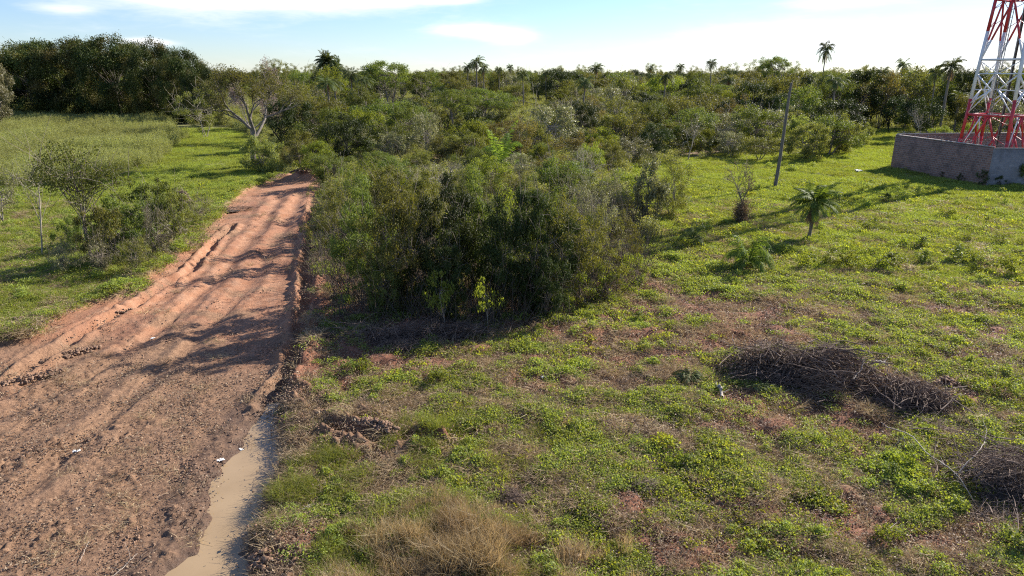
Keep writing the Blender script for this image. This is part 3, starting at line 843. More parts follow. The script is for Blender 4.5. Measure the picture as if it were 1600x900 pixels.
for bay in range(len(lv) - 1):
    z0, z1 = lv[bay], lv[bay + 1]
    for i in range(4):
        A0, B0, A1, B1 = tc(i, z0), tc(i + 1, z0), tc(i, z1), tc(i + 1, z1)
        bars = []
        mid = (A1 + B1) / 2
        if bay == 1:
            for P_, O_ in ((0, 1), (1, 0)):
                la = lambda z, k=P_: tc(i + k, z)
                node = tc(i + P_, 7.6) * .58 + tc(i + O_, 7.6) * .42
                bars += [(la(6.4), node, .11, white), (la(9.0), node, .10, white), (la(7.6), node, .07, white), (la(5.5), node, .07, white)]
            bars += [(tc(i, 9.0), tc(i + 1, 9.0), .10, white), (tc(i, 10.1), (tc(i, 9) + tc(i + 1, 9)) / 2, .06, white), (tc(i + 1, 10.1), (tc(i, 9) + tc(i + 1, 9)) / 2, .06, white)]
        else:
            zm = (z0 + z1) / 2
            for P_ in (0, 1):
                f_ = tc(i + P_, z0)
                n_ = 3
                for k in range(n_):
                    a = f_ + (mid - f_) * k / n_; b = f_ + (mid - f_) * (k + 1) / n_
                    bars.append((a, b, .12, col_at((a[2] + b[2]) / 2)))
                    zz = a[2] * .3 + b[2] * .7
                    bars.append((tc(i + P_, zz - .1 - k * .1), b, .045, col_at(zz)))
                    
            if bay == 0:
                bars.append((tc(i, 2.0), tc(i + 1, 2.0), .09, red))
                bars.append((tc(i, 2.0), (tc(i, 5.4) + tc(i + 1, 5.4)) / 2 * .7 + tc(i, 5.4) * .3, .07, white))
        link('cross_brace', bi(bars, 'cross_brace'), tower)
# climbing ladder and cable ladder inside the tower
def ladder(p0, p1, wd, step, m_, nm, r=.05):
    mb = MB(); p0 = np.array(p0, float); p1 = np.array(p1, float); u = np.array([.8, .6, 0]) * wd / 2
    mb.bar(p0 - u, p1 - u, r); mb.bar(p0 + u, p1 + u, r)
    k = int((p1[2] - p0[2]) / step)
    for i in range(1, k):
        q = p0 + (p1 - p0) * i / k; mb.bar(q - u, q + u, r * .6)
    link(nm, mb.mesh(nm, m_), tower)
ladder((-.9, -.3, 0), (-.4, -.1, 31), .5, .45, grey, 'ladder')
ladder((-.1, -.9, 0), (.1, -.5, 31), .42, .9, grey, 'cable_ladder')
for k in range(5):
    mb = MB(); mb.tube([(-.25 + .09 * k, -.95 + .05 * k, 0), (-.22 + .09 * k, -.9 + .05 * k, 8 + k * .3), (.0 + .05 * k, -.5, 31)], .028, 5)
    link('feeder_cable', mb.mesh('feeder_cable', MT['dark']), tower)
# rooftop-high antennas are far above the frame; a lightning spike closes the mast
mb = MB(); mb.bar((0, 0, 30), (0, 0, 34), .08); link('lightning_rod', mb.mesh('lightning_rod', grey), tower)
for i in range(4):
    mb = MB(); q = tc(i, 0); mb.box((q[0] - .4, q[1] - .4, -.3), (q[0] + .4, q[1] + .4, .35))
    link('footing', mb.mesh('footing', block), tower)

# ================================================================== wooden pole
px_, py_ = G(1211, 293)
pe = link('wooden_pole', None, label='tall bare weathered wooden pole standing in the bright green clearing', cat='pole'); pe.location = (px_, py_, 0)
mb = MB(); z = np.linspace(-.3, height_for(py_, 129), 14)
mb.tube(np.stack([.022 * z * 2.0 + .03 * np.sin(z * .7), .02 * np.sin(z), z], 1), np.linspace(.15, .095, 14), 9)
mb.tube([(.044 * z[-1] + .03 * sin(z[-1] * .7), .02 * sin(z[-1]), z[-1] - .01), (.044 * z[-1] + .03 * sin(z[-1] * .7), .02 * sin(z[-1]), z[-1] + .03)], [.095, .001], 9)
link('pole_shaft', mb.mesh('pole_shaft', MT['pole'], True), pe)
mb = MB(); mb.tube([(.22, 0, z[-1] - .55), (.49, 0, z[-1] - .5)], .018, 5); link('bolt', mb.mesh('bolt', grey), pe)

# ================================================================== trees and shrubs one can pick out
K = at_px
# dark mango grove at the left
gr = 'dark mango trees of the grove behind the tall weeds'
for bx, by, ty, hw, lab in ((55, 186, 68, 62, 'dark mango tree at the left end of the grove, behind the grey tree'), (128, 187, 62, 62, 'dark mango tree second from the left in the grove'),
                            (190, 188, 58, 60, 'tallest dark mango tree in the middle of the grove'), (250, 190, 65, 46, 'dark mango tree right of the tallest one in the grove'),
                            (296, 193, 78, 38, 'low brown-tinged mango tree near the right end of the grove'), (324, 197, 104, 26, 'lowest mango tree closing the right end of the grove'), (-30, 186, 62, 60, 'mango tree of the grove cut by the left edge of the photo'), (90, 180, 66, 60, 'mango tree in the back row of the grove, its top showing at left'),
                            (225, 181, 68, 56, 'mango tree in the back row of the grove, its top showing at right')):
    K('mango', bx, by, ty, hw, lab, gr)
K('silver', -2, 215, 74, 32, 'tall grey-green tree cut off by the left edge, before the mango grove', pr=crown_proto('g', 900, 9, 4, .08, 60, 15000, .22, .8, MT['silver'], MT['bark'], 2, tr=.2), name='grey_tree', cat='tree')
# bare spreading tree at the end of the road
bt = branchy_proto('bare', 901, 9.5, 5.6, MT['olive'], MT['tan'], .11, 6, 15000, .13, kids=3, trunkf=.15, gnarl=.26)
K('twiggy', 398, 262, 100, 92, 'big half-bare tree with pale spreading branches at the far end of the road', pr=bt, name='bare_tree', cat='tree', rot=.6)
K('lime', 408, 270, 212, 36, 'round yellow-green bush wrapped round the foot of the half-bare tree', pr=crown_proto('b', 902, 3.2, 2.3, .0, 46, 13000, .13, .5, MT['mound'], MT['bark'], 3), name='olive_shrub')
K('twiggy', 394, 222, 84, 46, 'leafless tree with rosy grey crown behind the half-bare tree', pr=branchy_proto('rosy', 903, 9, 2.6, MT['rosy'], MT['pink'], .07, 6, 9000, .12, kids=3, trunkf=.16), name='leafless_tree', cat='tree')
K('silver', 322, 215, 132, 42, 'grey-green leaning shrub tree between the grove and the half-bare tree', pr=crown_proto('b', 904, 6, 3.2, .2, 46, 7000, .14, .5, MT['olive'], MT['pale'], 4, tr=.09, twigs=70, lobes=.4), name='grey_tree', cat='tree')
K('olive', 470, 262, 205, 34, 'olive bush just behind the end of the red road')
K('rust', 455, 268, 228, 22, 'small brownish bush standing on the mound at the road end')
K('olive', 455, 200, 118, 36, 'olive tree on the skyline right of the rosy leafless tree')
K('deep', 450, 235, 150, 40, 'dark bushy tree behind the pale branches of the half-bare tree')
# mid ground, left to right
K('palm', 515, 172, 84, 20, 'tall shaggy palm left of the umbrella tree', pr=palm_proto('p', 905, 11, 3.0, .2, 60, 30, nl=24, ll=.9, lw=.14, droop=1.2, up=1.15))
K('palm', 531, 175, 94, 16, 'shorter shaggy palm leaning on the tall palm left of the umbrella tree', pr=palm_proto('p', 906, 10, 2.8, .2, 50, 24, nl=24, ll=.9, lw=.14, droop=1.2, up=1.15))
K('lime', 522, 180, 104, 20, 'bright climber-covered tree under the two shaggy palms', name='green_tree', cat='tree')
K('umbrella', 608, 188, 95, 50, 'flat-topped dark umbrella tree on the skyline')
K('umbrella', 660, 185, 112, 34, 'lower flat-topped tree right of the big umbrella tree')
K('green', 515, 245, 170, 48, 'wide dark green tree right of the half-bare tree')
K('green', 568, 215, 132, 32, 'rounded green tree beneath the umbrella tree')
K('deep', 545, 262, 178, 40, 'very dark shrub tree behind the thicket, left side')
K('silver', 610, 255, 206, 32, 'silvery twig shrub behind the left part of the thicket')
K('silver', 668, 250, 175, 32, 'pale silvery shrub in the middle of the scrub')
K('green', 640, 235, 160, 34, 'green bushy tree in the scrub below the umbrella tree')
K('deep', 742, 232, 172, 34, 'dark shrub with black shade left of the feathery young palm')
K('youngpalm', 783, 268, 206, 30, 'feathery bright young palm rising behind the thicket')
K('lime', 722, 212, 160, 28, 'pale green shrub in the middle of the scrub, below the palm group')
K('olive', 700, 255, 212, 36, 'olive shrub directly behind the centre of the thicket')
K('rust', 815, 255, 180, 34, 'brown twig shrub right of the feathery young palm')
K('deep', 912, 235, 158, 36, 'dark olive dome-shaped tree in the scrub right of centre')
K('rust', 905, 262, 200, 46, 'wide brown twiggy bush in front of the dark dome tree')
K('snag', 855, 285, 215, 16, 'dead grey stems standing above the right part of the thicket')
K('olive', 962, 240, 168, 36, 'olive shrub right of the dark dome tree')
K('green', 1010, 225, 158, 34, 'mid green shrub right of the dome tree, in the second row')
K('lime', 1062, 238, 195, 30, 'bright green bush left of the pole behind the clearing')
K('lime', 1098, 242, 200, 24, 'bright green bush right beside another at the clearing back edge')
K('green', 1085, 195, 122, 34, 'tall yellow-green tree in the back, left of the dark shaded tree')
K('lime', 1165, 222, 178, 24, 'small round bright green tree left of the pole')
K('deep', 1175, 200, 128, 40, 'broad dark tree with deep black shade behind the pole')
K('silver', 1140, 245, 205, 30, 'silvery twig bush left of the small round bright tree')
K('umbrella', 1205, 172, 88, 26, 'airy open-crowned tree top on the skyline above the pole')
K('green', 1250, 210, 135, 40, 'green tree right of the pole top')
gr = 'pale green bushes in the mound right of the pole'
for bx, by, ty, hw, lab in ((1262, 250, 192, 34, 'big pale green bush nearest to the pole on its right'), (1310, 240, 178, 34, 'tallest pale green bush in the mound right of the pole'), (1345, 228, 190, 20, 'pale green bush at the right end of the mound'), (1240, 232, 180, 26, 'pale green bush behind the pole, back of the mound')):
    K('lime', bx, by, ty, hw, lab, gr, name='pale_shrub', pr=crown_proto('m', 910 + bx, 3.6, 2.4, .0, 60, 13000, .13, .45, MT['mound'], MT['bark'], 5, lobes=.3))
for bx, by, ty, hw, lab in ((745, 168, 86, 15, 'tallest palm of the palm group left of centre'), (731, 163, 96, 11, 'palm just left of the tallest palm in the group'), (757, 178, 96, 11, 'palm with long bare trunk just right of the tallest in the group'),
                            (780, 160, 103, 8, 'small far palm right of the palm group'), (797, 158, 99, 7, 'small slim palm second right of the palm group'), (818, 172, 108, 13, 'low full palm right of the palm group'),
                            (930, 165, 97, 15, 'round-headed palm on the skyline right of centre'), (853, 165, 107, 9, 'small palm top between the palm group and the round-headed palm'), (1015, 150, 99, 6, 'tiny slim palm on the skyline, left of two others'),
                            (1060, 152, 98, 9, 'pale palm on the skyline left of the ragged palm'), (1108, 158, 90, 11, 'ragged palm on the skyline left of the pole'), (1277, 185, 62, 14, 'very tall windblown palm standing above the tree line right of the pole'),
                            (1398, 190, 88, 13, 'short-headed dark palm above the trees left of the tower'), (1466, 215, 88, 24, 'large full palm next to the tower, above the wall'), (1448, 210, 98, 14, 'narrow palm beside the large full palm near the tower'),
                            (1368, 195, 102, 13, 'palm half hidden in the tree line right of the pale mound'), (1330, 195, 112, 16, 'low pale palm in the tree line behind the pale bushes'), (1490, 208, 140, 18, 'short green palm low behind the wall, left of the tower')):
    K('palm', bx, by, ty, hw, lab, 'palms above the scrub')
# dark tree wall at the right
tw = 'trees of the dark tree line behind the wall and clearing'
TWL = [(1295, 204, 112, 36, 'green'), (1335, 203, 108, 38, 'deep'), (1372, 202, 113, 34, 'rust'), (1412, 200, 104, 38, 'olive'), (1452, 200, 110, 36, 'green'), (1495, 202, 106, 38, 'deep'), (1538, 204, 112, 36, 'lanky'), (1580, 204, 106, 38, 'green'), (1625, 206, 110, 40, 'deep'), (1232, 198, 112, 36, 'olive'),
       (1355, 198, 128, 36, 'olive'), (1430, 215, 152, 34, 'deep'), (1520, 212, 140, 34, 'olive'), (1390, 206, 150, 30, 'deep')]
wh = ['green tree in the tree line, just right of the tall windblown palm', 'dark tree in the tree line, two trees right of the windblown palm', 'brown-tinged tree in the tree line left of the dark-headed palm', 'olive tree in the tree line under the dark-headed palm', 'green tree in the tree line under the large full palm', 'dark tree in the tree line directly left of the tower', 'slender tree seen through the left side of the tower', 'green tree seen through the tower braces', 'dark tree at the right edge behind the tower', 'olive tree in the tree line between the pole top and windblown palm',
      'low olive tree in front of the dark tree line, above the path gap', 'dark low tree just behind the far corner of the wall', 'olive low tree behind the tower base', 'dark low tree at the end of the grassy gap left of the wall']
for (bx, by, ty, hw, kd), lab in zip(TWL, wh):
    K(kd, bx, by, ty, hw, lab, tw)
K('snag', 1430, 225, 160, 22, 'grey leafless shrub with forked trunk behind the wall corner', pr=branchy_proto('x', 930, 6, 2.4, MT['silver'], MT['pale'], .10, 5, 150, .1))
K('snag', 1330, 215, 145, 12, 'thin grey trunk standing before the dark shade right of the pale mound', name='leafless_tree', cat='tree')
for bx, by, ty, hw, lab in ((1470, 228, 196, 24, 'bright green bush peeking over the far wall corner'), (1515, 226, 190, 22, 'bright green bush behind the wall at the tower base'), (1420, 226, 198, 18, 'pale bush left of the bright one over the wall corner')):
    K('lime', bx, by, ty, hw, lab)

# ------------------------------------------------------------------ the big thicket beside the road
thick = 'shrubs of the big thicket beside the road'
vines = {}
def TP(seed, mat, H=4.6, R=2.4, nl=19000, leaf=.115, cr_=.40, base=.0, ncl=120, **kw):
    return crown_proto('thicket', seed, H, R, base, ncl, nl, leaf, cr_, MT[mat], MT['bark'], kw.pop('stems', 5), tr=kw.pop('tr', .07), twigs=kw.pop('twigs', 110), lobes=kw.pop('lobes', .5), skirt=kw.pop('skirt', .0), clt=.3, **kw)
tpr = {'g': [TP(1, 'green'), TP(2, 'green'), TP(3, 'green')], 'o': [TP(4, 'olive'), TP(5, 'olive')], 'd': [TP(6, 'deep', nl=24000), TP(7, 'deep', nl=24000)], 's': [TP(8, 'olive', nl=10000, cr_=.36, twigs=220, stems=8), TP(11, 'green', nl=10000, cr_=.36, twigs=220, stems=8)], 'y': [TP(9, 'silver', nl=4500, cr_=.36, twigs=200, stems=8, tr=.06)], 'l': [TP(10, 'lime', nl=10000, cr_=.4)]}
TL = [('s', 525, 400, 262, 30, 'thin see-through bush at the road-side end of the thicket'), ('g', 548, 372, 250, 44, 'leafy green bush at the back left corner of the thicket, beside the road'), ('g', 580, 462, 262, 46, 'green bush second from the road in the thicket'),
      ('o', 610, 350, 248, 46, 'olive bush in the rear row of the thicket, left part'), ('o', 632, 482, 275, 50, 'dense green bush in the left half of the thicket'), ('l', 575, 330, 235, 36, 'lighter green bush topping the left rear of the thicket'),
      ('o', 668, 372, 254, 46, 'olive bush in the rear row left of the dark arch of vines'), ('d', 700, 478, 262, 50, 'dark vine-draped bush forming the arch in the middle of the thicket'), ('g', 745, 452, 250, 44, 'dark arching bush just right of the first vine arch'),
      ('g', 740, 350, 256, 46, 'green bush in the rear row behind the dark arch'), ('l', 795, 440, 276, 44, 'yellow-green sunlit bush right of the dark arch'), ('d', 785, 484, 300, 46, 'olive bush at the front centre of the thicket'),
      ('d', 835, 484, 284, 46, 'dark bush right of the front centre of the thicket'), ('g', 868, 440, 276, 34, 'dark green bush with a raised dark tip right of centre'), ('s', 885, 476, 290, 40, 'dark stemmy bush in the right half of the thicket'),
      ('y', 925, 440, 282, 44, 'silver-grey twiggy bush at the right of the thicket'), ('s', 930, 462, 312, 40, 'olive bush at the right front of the thicket'), ('y', 905, 380, 262, 40, 'pale feathery twig bush in the rear right of the thicket'),
      ('s', 975, 430, 318, 32, 'thin yellowish bush closing the right end of the thicket'), ('y', 955, 350, 256, 34, 'pale silvery shrub behind the right end of the thicket'), ('d', 700, 500, 372, 44, 'low thin bush at the foot of the dark arch'), ('d', 850, 498, 372, 46, 'low stemmy growth at the right foot of the thicket'), ('g', 600, 492, 372, 46, 'low thin bush at the left foot of the thicket'), ('g', 830, 360, 262, 44, 'green bush in the rear row right of the arch')]
for i, (kd, bx, by, ty, hw, lab) in enumerate(TL):
    K('green' if kd in 'gd' else 'olive', bx, by, ty + 10, hw * .95, lab, thick, pr=tpr[kd][i % len(tpr[kd])], name='thicket_shrub', cat='shrub')
sapl = crown_proto('sapling', 950, 2.2, .85, .40, 18, 800, .14, .28, MT['lime'], MT['pale'], 1, tr=.022, lobes=.4)
K('lime', 698, 522, 424, 30, 'small pale-stemmed sapling with yellow-green leaves at the thicket foot, left one', pr=sapl, name='sapling', cat='sapling', tilt=(0, -.12))
K('lime', 762, 516, 424, 28, 'small pale-stemmed sapling leaning left at the thicket foot, right one', pr=sapl, name='sapling', cat='sapling', tilt=(0, -.3))
for k, (bx, by, ty, hw) in enumerate(((905, 478, 420, 26), (945, 470, 405, 26), (985, 455, 392, 24), (870, 492, 445, 22))):
    K('lime', bx, by, ty, hw, ['low yellow-leaved weed bush at the right thicket foot, nearest the dark shade', 'low yellow-leaved weed bush in the middle of four at the right foot of the thicket', 'low yellow-leaved weed bush furthest right of the thicket', 'smallest yellow-leaved weed bush before the dark stems of the thicket'][k], 'yellow-leaved weed bushes at the thicket foot',
      pr=crown_proto('w', 960 + k, 1.6, 1.0, .0, 30, 1500, .085, .26, MT['lime'], MT['twig'], 8, tr=.03, twigs=60), name='weed_bush', cat='weed')

# ------------------------------------------------------------------ right clearing
K('silver', 1012, 345, 250, 26, 'dark-centred bush with big silvery leaves at the left of the clearing', pr=crown_proto('c', 970, 3.6, 1.6, .05, 40, 4200, .20, .45, MT['silver'], MT['bark'], 3), name='silvery_shrub')
K('olive', 1048, 338, 246, 34, 'olive feathery bush beside the silvery-leaved bush in the clearing', pr=crown_proto('c', 971, 3.7, 1.8, .05, 46, 11000, .09, .42, MT['olive'], MT['bark'], 4, twigs=60))
K('snag', 1157, 347, 240, 34, 'dry leafless shrub with tall bare stems in the clearing', pr=branchy_proto('c', 972, 3.8, 1.3, MT['dry'], MT['bark'], .075, 5, 500, .09, kids=3, trunkf=.3, gnarl=.14, leafy_base=4500), name='dead_shrub', rot=1)
K('palm', 1264, 373, 286, 38, 'small palm with a skirt of dead fronds in the sunny clearing', pr=palm_proto('c', 973, 2.2, 1.55, .10, 34, 40, 'palmy', nl=46, ll=.34, lw=.045, droop=.70, up=.85), name='small_palm', rot=.3, tilt=(0, .06))
K('youngpalm', 1168, 420, 358, 42, 'bushy bright young palm without trunk in the lower clearing', pr=palm_proto('c', 974, .35, 1.5, .12, 26, 5, 'palmy', nl=38, ll=.34, lw=.04, droop=1.1))
K('youngpalm', 1083, 384, 346, 22, 'small dull green young palm left of the bushy one', pr=palm_proto('c', 975, .3, .9, .07, 12, 2, 'palm', nl=26, ll=.25, lw=.03, droop=1.2))
K('youngpalm', 1262, 310, 288, 18, 'pale young palm clump just behind the small skirted palm', pr=palm_proto('c', 976, .1, 1.1, .07, 12, 0, 'palmy', nl=26, ll=.3, lw=.04, droop=1.0))
K('youngpalm', 1078, 592, 545, 38, 'low spreading palm tuft left of the large brush pile', pr=palm_proto('c', 977, .1, 1.0, .07, 16, 0, 'palm', nl=34, ll=.3, lw=.035, droop=1.6, up=.6))
K('green', 1597, 290, 232, 16, 'dark creeper bush growing against the grey wall at the right edge', pr=crown_proto('c', 978, 2.8, .8, .1, 20, 2500, .11, .32, MT['green'], MT['bark'], 2), name='wall_bush', cat='shrub')
for k, (bx, ty, hw) in enumerate(((1475, 268, 8), (1500, 270, 6), (1533, 262, 6), (1560, 274, 9))):
    K('green', bx, (277, 284, 290, 292)[k], ty, hw, ['small dark weed at the foot of the brown brick wall, left one', 'small dark weed at the foot of the brown brick wall, nearer the corner', 'dark weed right at the near corner of the wall', 'low weed at the foot of the grey block wall'][k], 'weeds at the wall foot',
      pr=crown_proto('w', 980 + k, 1.2, .6, .0, 12, 900, .09, .2, MT['deep'], MT['twig'], 4, tr=.02), name='wall_weed', cat='weed')

# ------------------------------------------------------------------ left strip beside the road
K('green', 143, 405, 222, 66, 'small tree with two thin trunks and wide airy crown left of the road', pr=crown_proto('l', 985, 5.4, 2.2, .48, 70, 6500, .11, .50, MT['green'], MT['bark'], 2, flat=.7, tr=.085, twigs=60, lobes=.3, spread=.35, shell=.3), name='airy_tree', cat='tree')
K('silver', 66, 400, 262, 26, 'leaning thin sapling with bare stem and sparse grey twigs at the far left', pr=crown_proto('l', 986, 4.2, 1.3, .55, 18, 500, .09, .3, MT['silver'], MT['pale'], 1, tr=.06, twigs=60, lobes=.4), name='bare_sapling', cat='sapling', tilt=(0, -.10))
K('silver', 2, 345, 262, 30, 'grey-green bushy tree cut by the left edge beside the leaning sapling', pr=crown_proto('l', 987, 3.4, 1.5, .1, 24, 2600, .10, .4, MT['silver'], MT['pale'], 2, twigs=60), name='grey_tree', cat='tree')
LST = [('g', 208, 402, 322, 40, 'dark green leafy bush in the middle of the roadside strip'), ('o', 172, 412, 340, 36, 'thin twiggy bush below the airy tree'), ('y', 252, 402, 338, 36, 'grey dry bush right of the dark leafy one on the strip'), ('g', 232, 372, 298, 40, 'olive bush at the back of the roadside strip'),
       ('o', 285, 372, 312, 30, 'silvery twig bush near the road on the strip'), ('s', 312, 352, 310, 24, 'small thin bush at the upper end of the roadside strip'), ('y', 160, 425, 378, 26, 'grey dry tangle at the foot of the airy tree'), ('g', 115, 395, 350, 22, 'small green bush left of the airy tree trunk'), ('g', 258, 345, 292, 30, 'low olive bush by the brown brush lump'), ('y', 100, 425, 390, 22, 'dry grey tangle at the left end of the strip'), ('s', 215, 425, 385, 26, 'brown-green tangle nearest the road on the strip')]
for i, (kd, bx, by, ty, hw, lab) in enumerate(LST):
    K('olive', bx, by, ty - 14, hw * 1.2, lab, 'bushes of the roadside strip', pr=TP(1000 + i, {'g': 'green', 'o': 'olive', 's': 'olive', 'y': 'silver'}[kd], 2.2, 1.5, {'g': 8000, 'o': 7000, 's': 4000, 'y': 3000}[kd], .095, .27, 0, 60, twigs={'g': 20, 'o': 50, 's': 130, 'y': 170}[kd], tr=.045, stems=7), name='strip_shrub', cat='shrub')

# ------------------------------------------------------------------ scrub, filled in between (each shrub its own object)
fill = []
PLANTS_RNG = np.random.default_rng(42)
tries = 0
gapp = P((1000, 300), (1000, 262), (1130, 250), (1230, 262), (1350, 250), (1345, 215), (1375, 203), (1460, 200)) + [(64, 74), (70, 20), (8, 20)]
savn = P((640, 196), (640, 172), (700, 158), (860, 158), (880, 190), (860, 215), (700, 215))
leftx = P((500, 300), (430, 280), (425, 230), (340, 195), (-300, 193), (-900, 300), (-200, 700))
while len(fill) < 290 and tries < 60000:
    tries += 1
    y = 44 * (320 / 44) ** (PLANTS_RNG.random() ** 1.05)
    u = PLANTS_RNG.uniform(-.80, .80)
    x = u * y
    if sdist(np.array([x]), np.array([y]), gapp)[0] > -1 or sdist(np.array([x]), np.array([y]), leftx)[0] > -2.0: continue
    if 33 < x < 66 and 54 < y < 74: continue
    if y < 48 and x < -9: continue
    if inside(np.array([x]), np.array([y]), savn)[0] and PLANTS_RNG.random() < .75: continue
    if u < -.30 and y < 150: continue
    if u < -.37 and y < 300: continue
    far = sstep(60, 220, y)
    h = PLANTS_RNG.uniform(2.6, 5.8) * (1 - far) + PLANTS_RNG.uniform(5.5, 10.5) * far
    if y < 75 and -.30 < u < .2: h = min(h, PLANTS_RNG.uniform(2.2, 3.4))
    r = h * PLANTS_RNG.uniform(.55, .85)
    if any((x - a) ** 2 + (y - b) ** 2 < (.58 * (r + c)) ** 2 for a, b, c in fill_o) if (fill_o := [(f[0], f[1], f[3]) for f in fill]) else False: continue
    if any((x - a) ** 2 + (y - b) ** 2 < (.40 * (r + c)) ** 2 for a, b, c in OCC): continue
    if y < 90: kd = PLANTS_RNG.choice(['olive', 'green', 'silver', 'rust', 'lime', 'twiggy', 'deep'], p=[.28, .20, .14, .08, .19, .05, .06])
    else: kd = PLANTS_RNG.choice(['olive', 'green', 'silver', 'rust', 'lime', 'deep', 'lanky', 'umbrella', 'palm', 'twiggy'], p=[.24, .21, .05, .08, .09, .11, .09, .04, .07, .02])
    if kd == 'palm': h, r = PLANTS_RNG.uniform(8.5, 10.5), 2.0
    if kd == 'umbrella': h = max(h, 7.0)
    fill.append((x, y, h, r, str(kd)))
WORD = dict(olive='olive green shrub', green='mid green bushy tree', deep='dark green tree', lime='bright green shrub', silver='silvery grey twig shrub', rust='brownish thin-leaved shrub', twiggy='nearly leafless pale shrub', lanky='slender olive tree', umbrella='flat-topped tree', palm='palm')
def zone(x, y):
    p = pix(x, y)[0]
    col = 'behind the road end' if p < 520 else "behind the thicket's left half" if p < 720 else "behind the thicket's right half" if p < 960 else 'left of the wooden pole' if p < 1215 else 'right of the wooden pole' if p < 1400 else 'behind the walled tower'
    row = 'in the near scrub' if y < 75 else 'in the middle scrub' if y < 130 else 'in the far scrub' if y < 200 else 'near the skyline'
    return row + ' ' + col
byz = {}
for f in fill: byz.setdefault((f[4], zone(f[0], f[1])), []).append(f)
ORD = ['leftmost', 'second from left', 'third from left', 'fourth from left', 'fifth from left', 'sixth from left', 'seventh from left', 'eighth from left', 'ninth from left', 'tenth from left', 'eleventh from left', 'twelfth from left', 'thirteenth from left', 'fourteenth from left', 'fifteenth from left', 'sixteenth from left', 'seventeenth from left', 'eighteenth from left']
for (kd, zn), fs in byz.items():
    fs.sort(key=lambda f: pix(f[0], f[1])[0])
    for i, (x, y, h, r, _) in enumerate(fs):
        lab = (WORD[kd] + ' ' + zn) if len(fs) == 1 else (ORD[min(i, 17)] + ' ' + WORD[kd] + ' ' + zn)
        place(kd, x, y, h, r, lab, 'shrubs and trees of the scrubland')

# ================================================================== felled brush, logs, litter
def brush(name, label, cx, cy, rx, ry, h, n, seed, ang=0.0, cat='brush pile', tw=.012, leaf=0, mat='twig'):
    """a heap of tangled dead branches: several overlapping bundles, each lying its own way, and strays round the rim"""
    rng = np.random.default_rng(seed); mb = MB()
    nb_ = 9
    bc = rng.normal(size=(nb_, 2)) * np.array([rx, ry]) * .42; bd_ = rng.uniform(0, pi, nb_); bh = h * rng.uniform(.25, 1.0, nb_); br_ = rng.uniform(.35, .6, nb_)
    for i in range(n):
        g_ = rng.integers(nb_); stray = rng.random() < .12
        sp_ = 1.7 if stray else 1
        px0, py0 = bc[g_] + rng.normal(size=2) * np.array([rx, ry]) * br_[g_] * .55 * sp_
        r_ = min(1.0, math.hypot(px0 / rx, py0 / ry) / 1.1)
        top = bh[g_] * (1 - r_ ** 2) * rng.random() ** .7 if not stray else .02
        d = bd_[g_] + rng.normal() * .5
        l_ = rng.uniform(.15, 1.15) * min(1, rx / 1.2)
        dv = np.array([cos(d), sin(d), rng.normal() * .28])
        p0 = np.array([px0, py0, top]) - dv * l_ / 2
        p1 = p0 + dv * l_
        p0[2] = max(p0[2], .0); p1[2] = max(p1[2], .01)
        p = curve(p0, p1, rng, 5, .26)
        r0 = tw * rng.uniform(.25, 1.1) * (2.6 if rng.random() < .05 else 1)
        mb.tube(p, np.linspace(r0, r0 * .3, 5), 3, rng.random())
    for i in range(int(n / 45)):
        g_ = rng.integers(nb_); q0 = bc[g_] + rng.normal(size=2) * np.array([rx, ry]) * .3; d = bd_[g_] + rng.normal() * .7
        l_ = rng.uniform(.5, 1.6) * min(1.2, rx); dv = np.array([cos(d), sin(d), rng.uniform(-.1, .35)])
        p0 = np.array([*q0, bh[g_] * rng.uniform(.2, .9)]) - dv * l_ * .5; p0[2] = max(p0[2], .02); p1 = p0 + dv * l_; p1[2] = max(p1[2], .02)
        r0 = rng.uniform(.007, .019) * min(1.2, tw / .010)
        p = curve(p0, p1, rng, 7, .16); mb.tube(p, np.linspace(r0, r0 * .4, 7), 5, rng.random())
        for _ in range(3):
            a_ = p[rng.integers(2, 6)]; mb.tube(curve(a_, a_ + (dv * .5 + rng.normal(size=3) * .35) * l_ * .4, rng, 4, .2), np.linspace(r0 * .5, r0 * .15, 4), 4, rng.random())
    e = link(name, None, label=label, cat=cat); e.location = (cx, cy, gz_at(cx, cy) + .0); e.rotation_euler = (0, 0, ang)
    link('twigs', mb.mesh('twigs', MT[mat]), e)
    if leaf:
        leaf *= 3
        lb = MB(); pts = rng.normal(size=(leaf, 3)) * np.array([rx * .5, ry * .5, 0]); rr = np.hypot(pts[:, 0] / rx, pts[:, 1] / ry); pts = pts[rr < 1]; rr = rr[rr < 1]
        pts[:, 2] = h * .75 * (1 - rr ** 1.6) * rng.random(len(pts)) + .02
        lb.leaves(pts, .09, rng, .3); link('dead_leaves', lb.mesh('dead_leaves', MT['deadleaf']), e)
    # earth and debris core
    k1, k2 = 30, 10; th, ph = np.meshgrid(np.linspace(0, 2 * pi, k1, endpoint=False), np.linspace(0, 1, k2))
    xx = np.cos(th) * ph * rx * .7; yy = np.sin(th) * ph * ry * .7
    zz = h * .30 * (1 - ph ** 1.6) * (.5 + 1.0 * vnoise(xx * 1.1 + seed, yy * 1.1)) - .05
    i_, j_ = np.meshgrid(np.arange(k2 - 1), np.arange(k1), indexing='ij')
    Qc = np.stack([i_ * k1 + j_, (i_ + 1) * k1 + j_, (i_ + 1) * k1 + (j_ + 1) % k1, i_ * k1 + (j_ + 1) % k1], -1).reshape(-1, 4)
    cb = MB(); cb.add(np.stack([xx.ravel(), yy.ravel(), zz.ravel()], 1), Qc); link('debris_core', cb.mesh('debris_core', MT['dark']), e)
    return e
x0, y0 = G(1190, 577); x1, y1 = G(1300, 597); x2, y2 = G(1400, 622)
big = brush('brush_pile', 'largest heap of dead grey-brown branches, lying across the middle right', x0 + .1, y0 - .1, 1.9, 1.15, 1.15, 2600, 11, -.08, leaf=900)
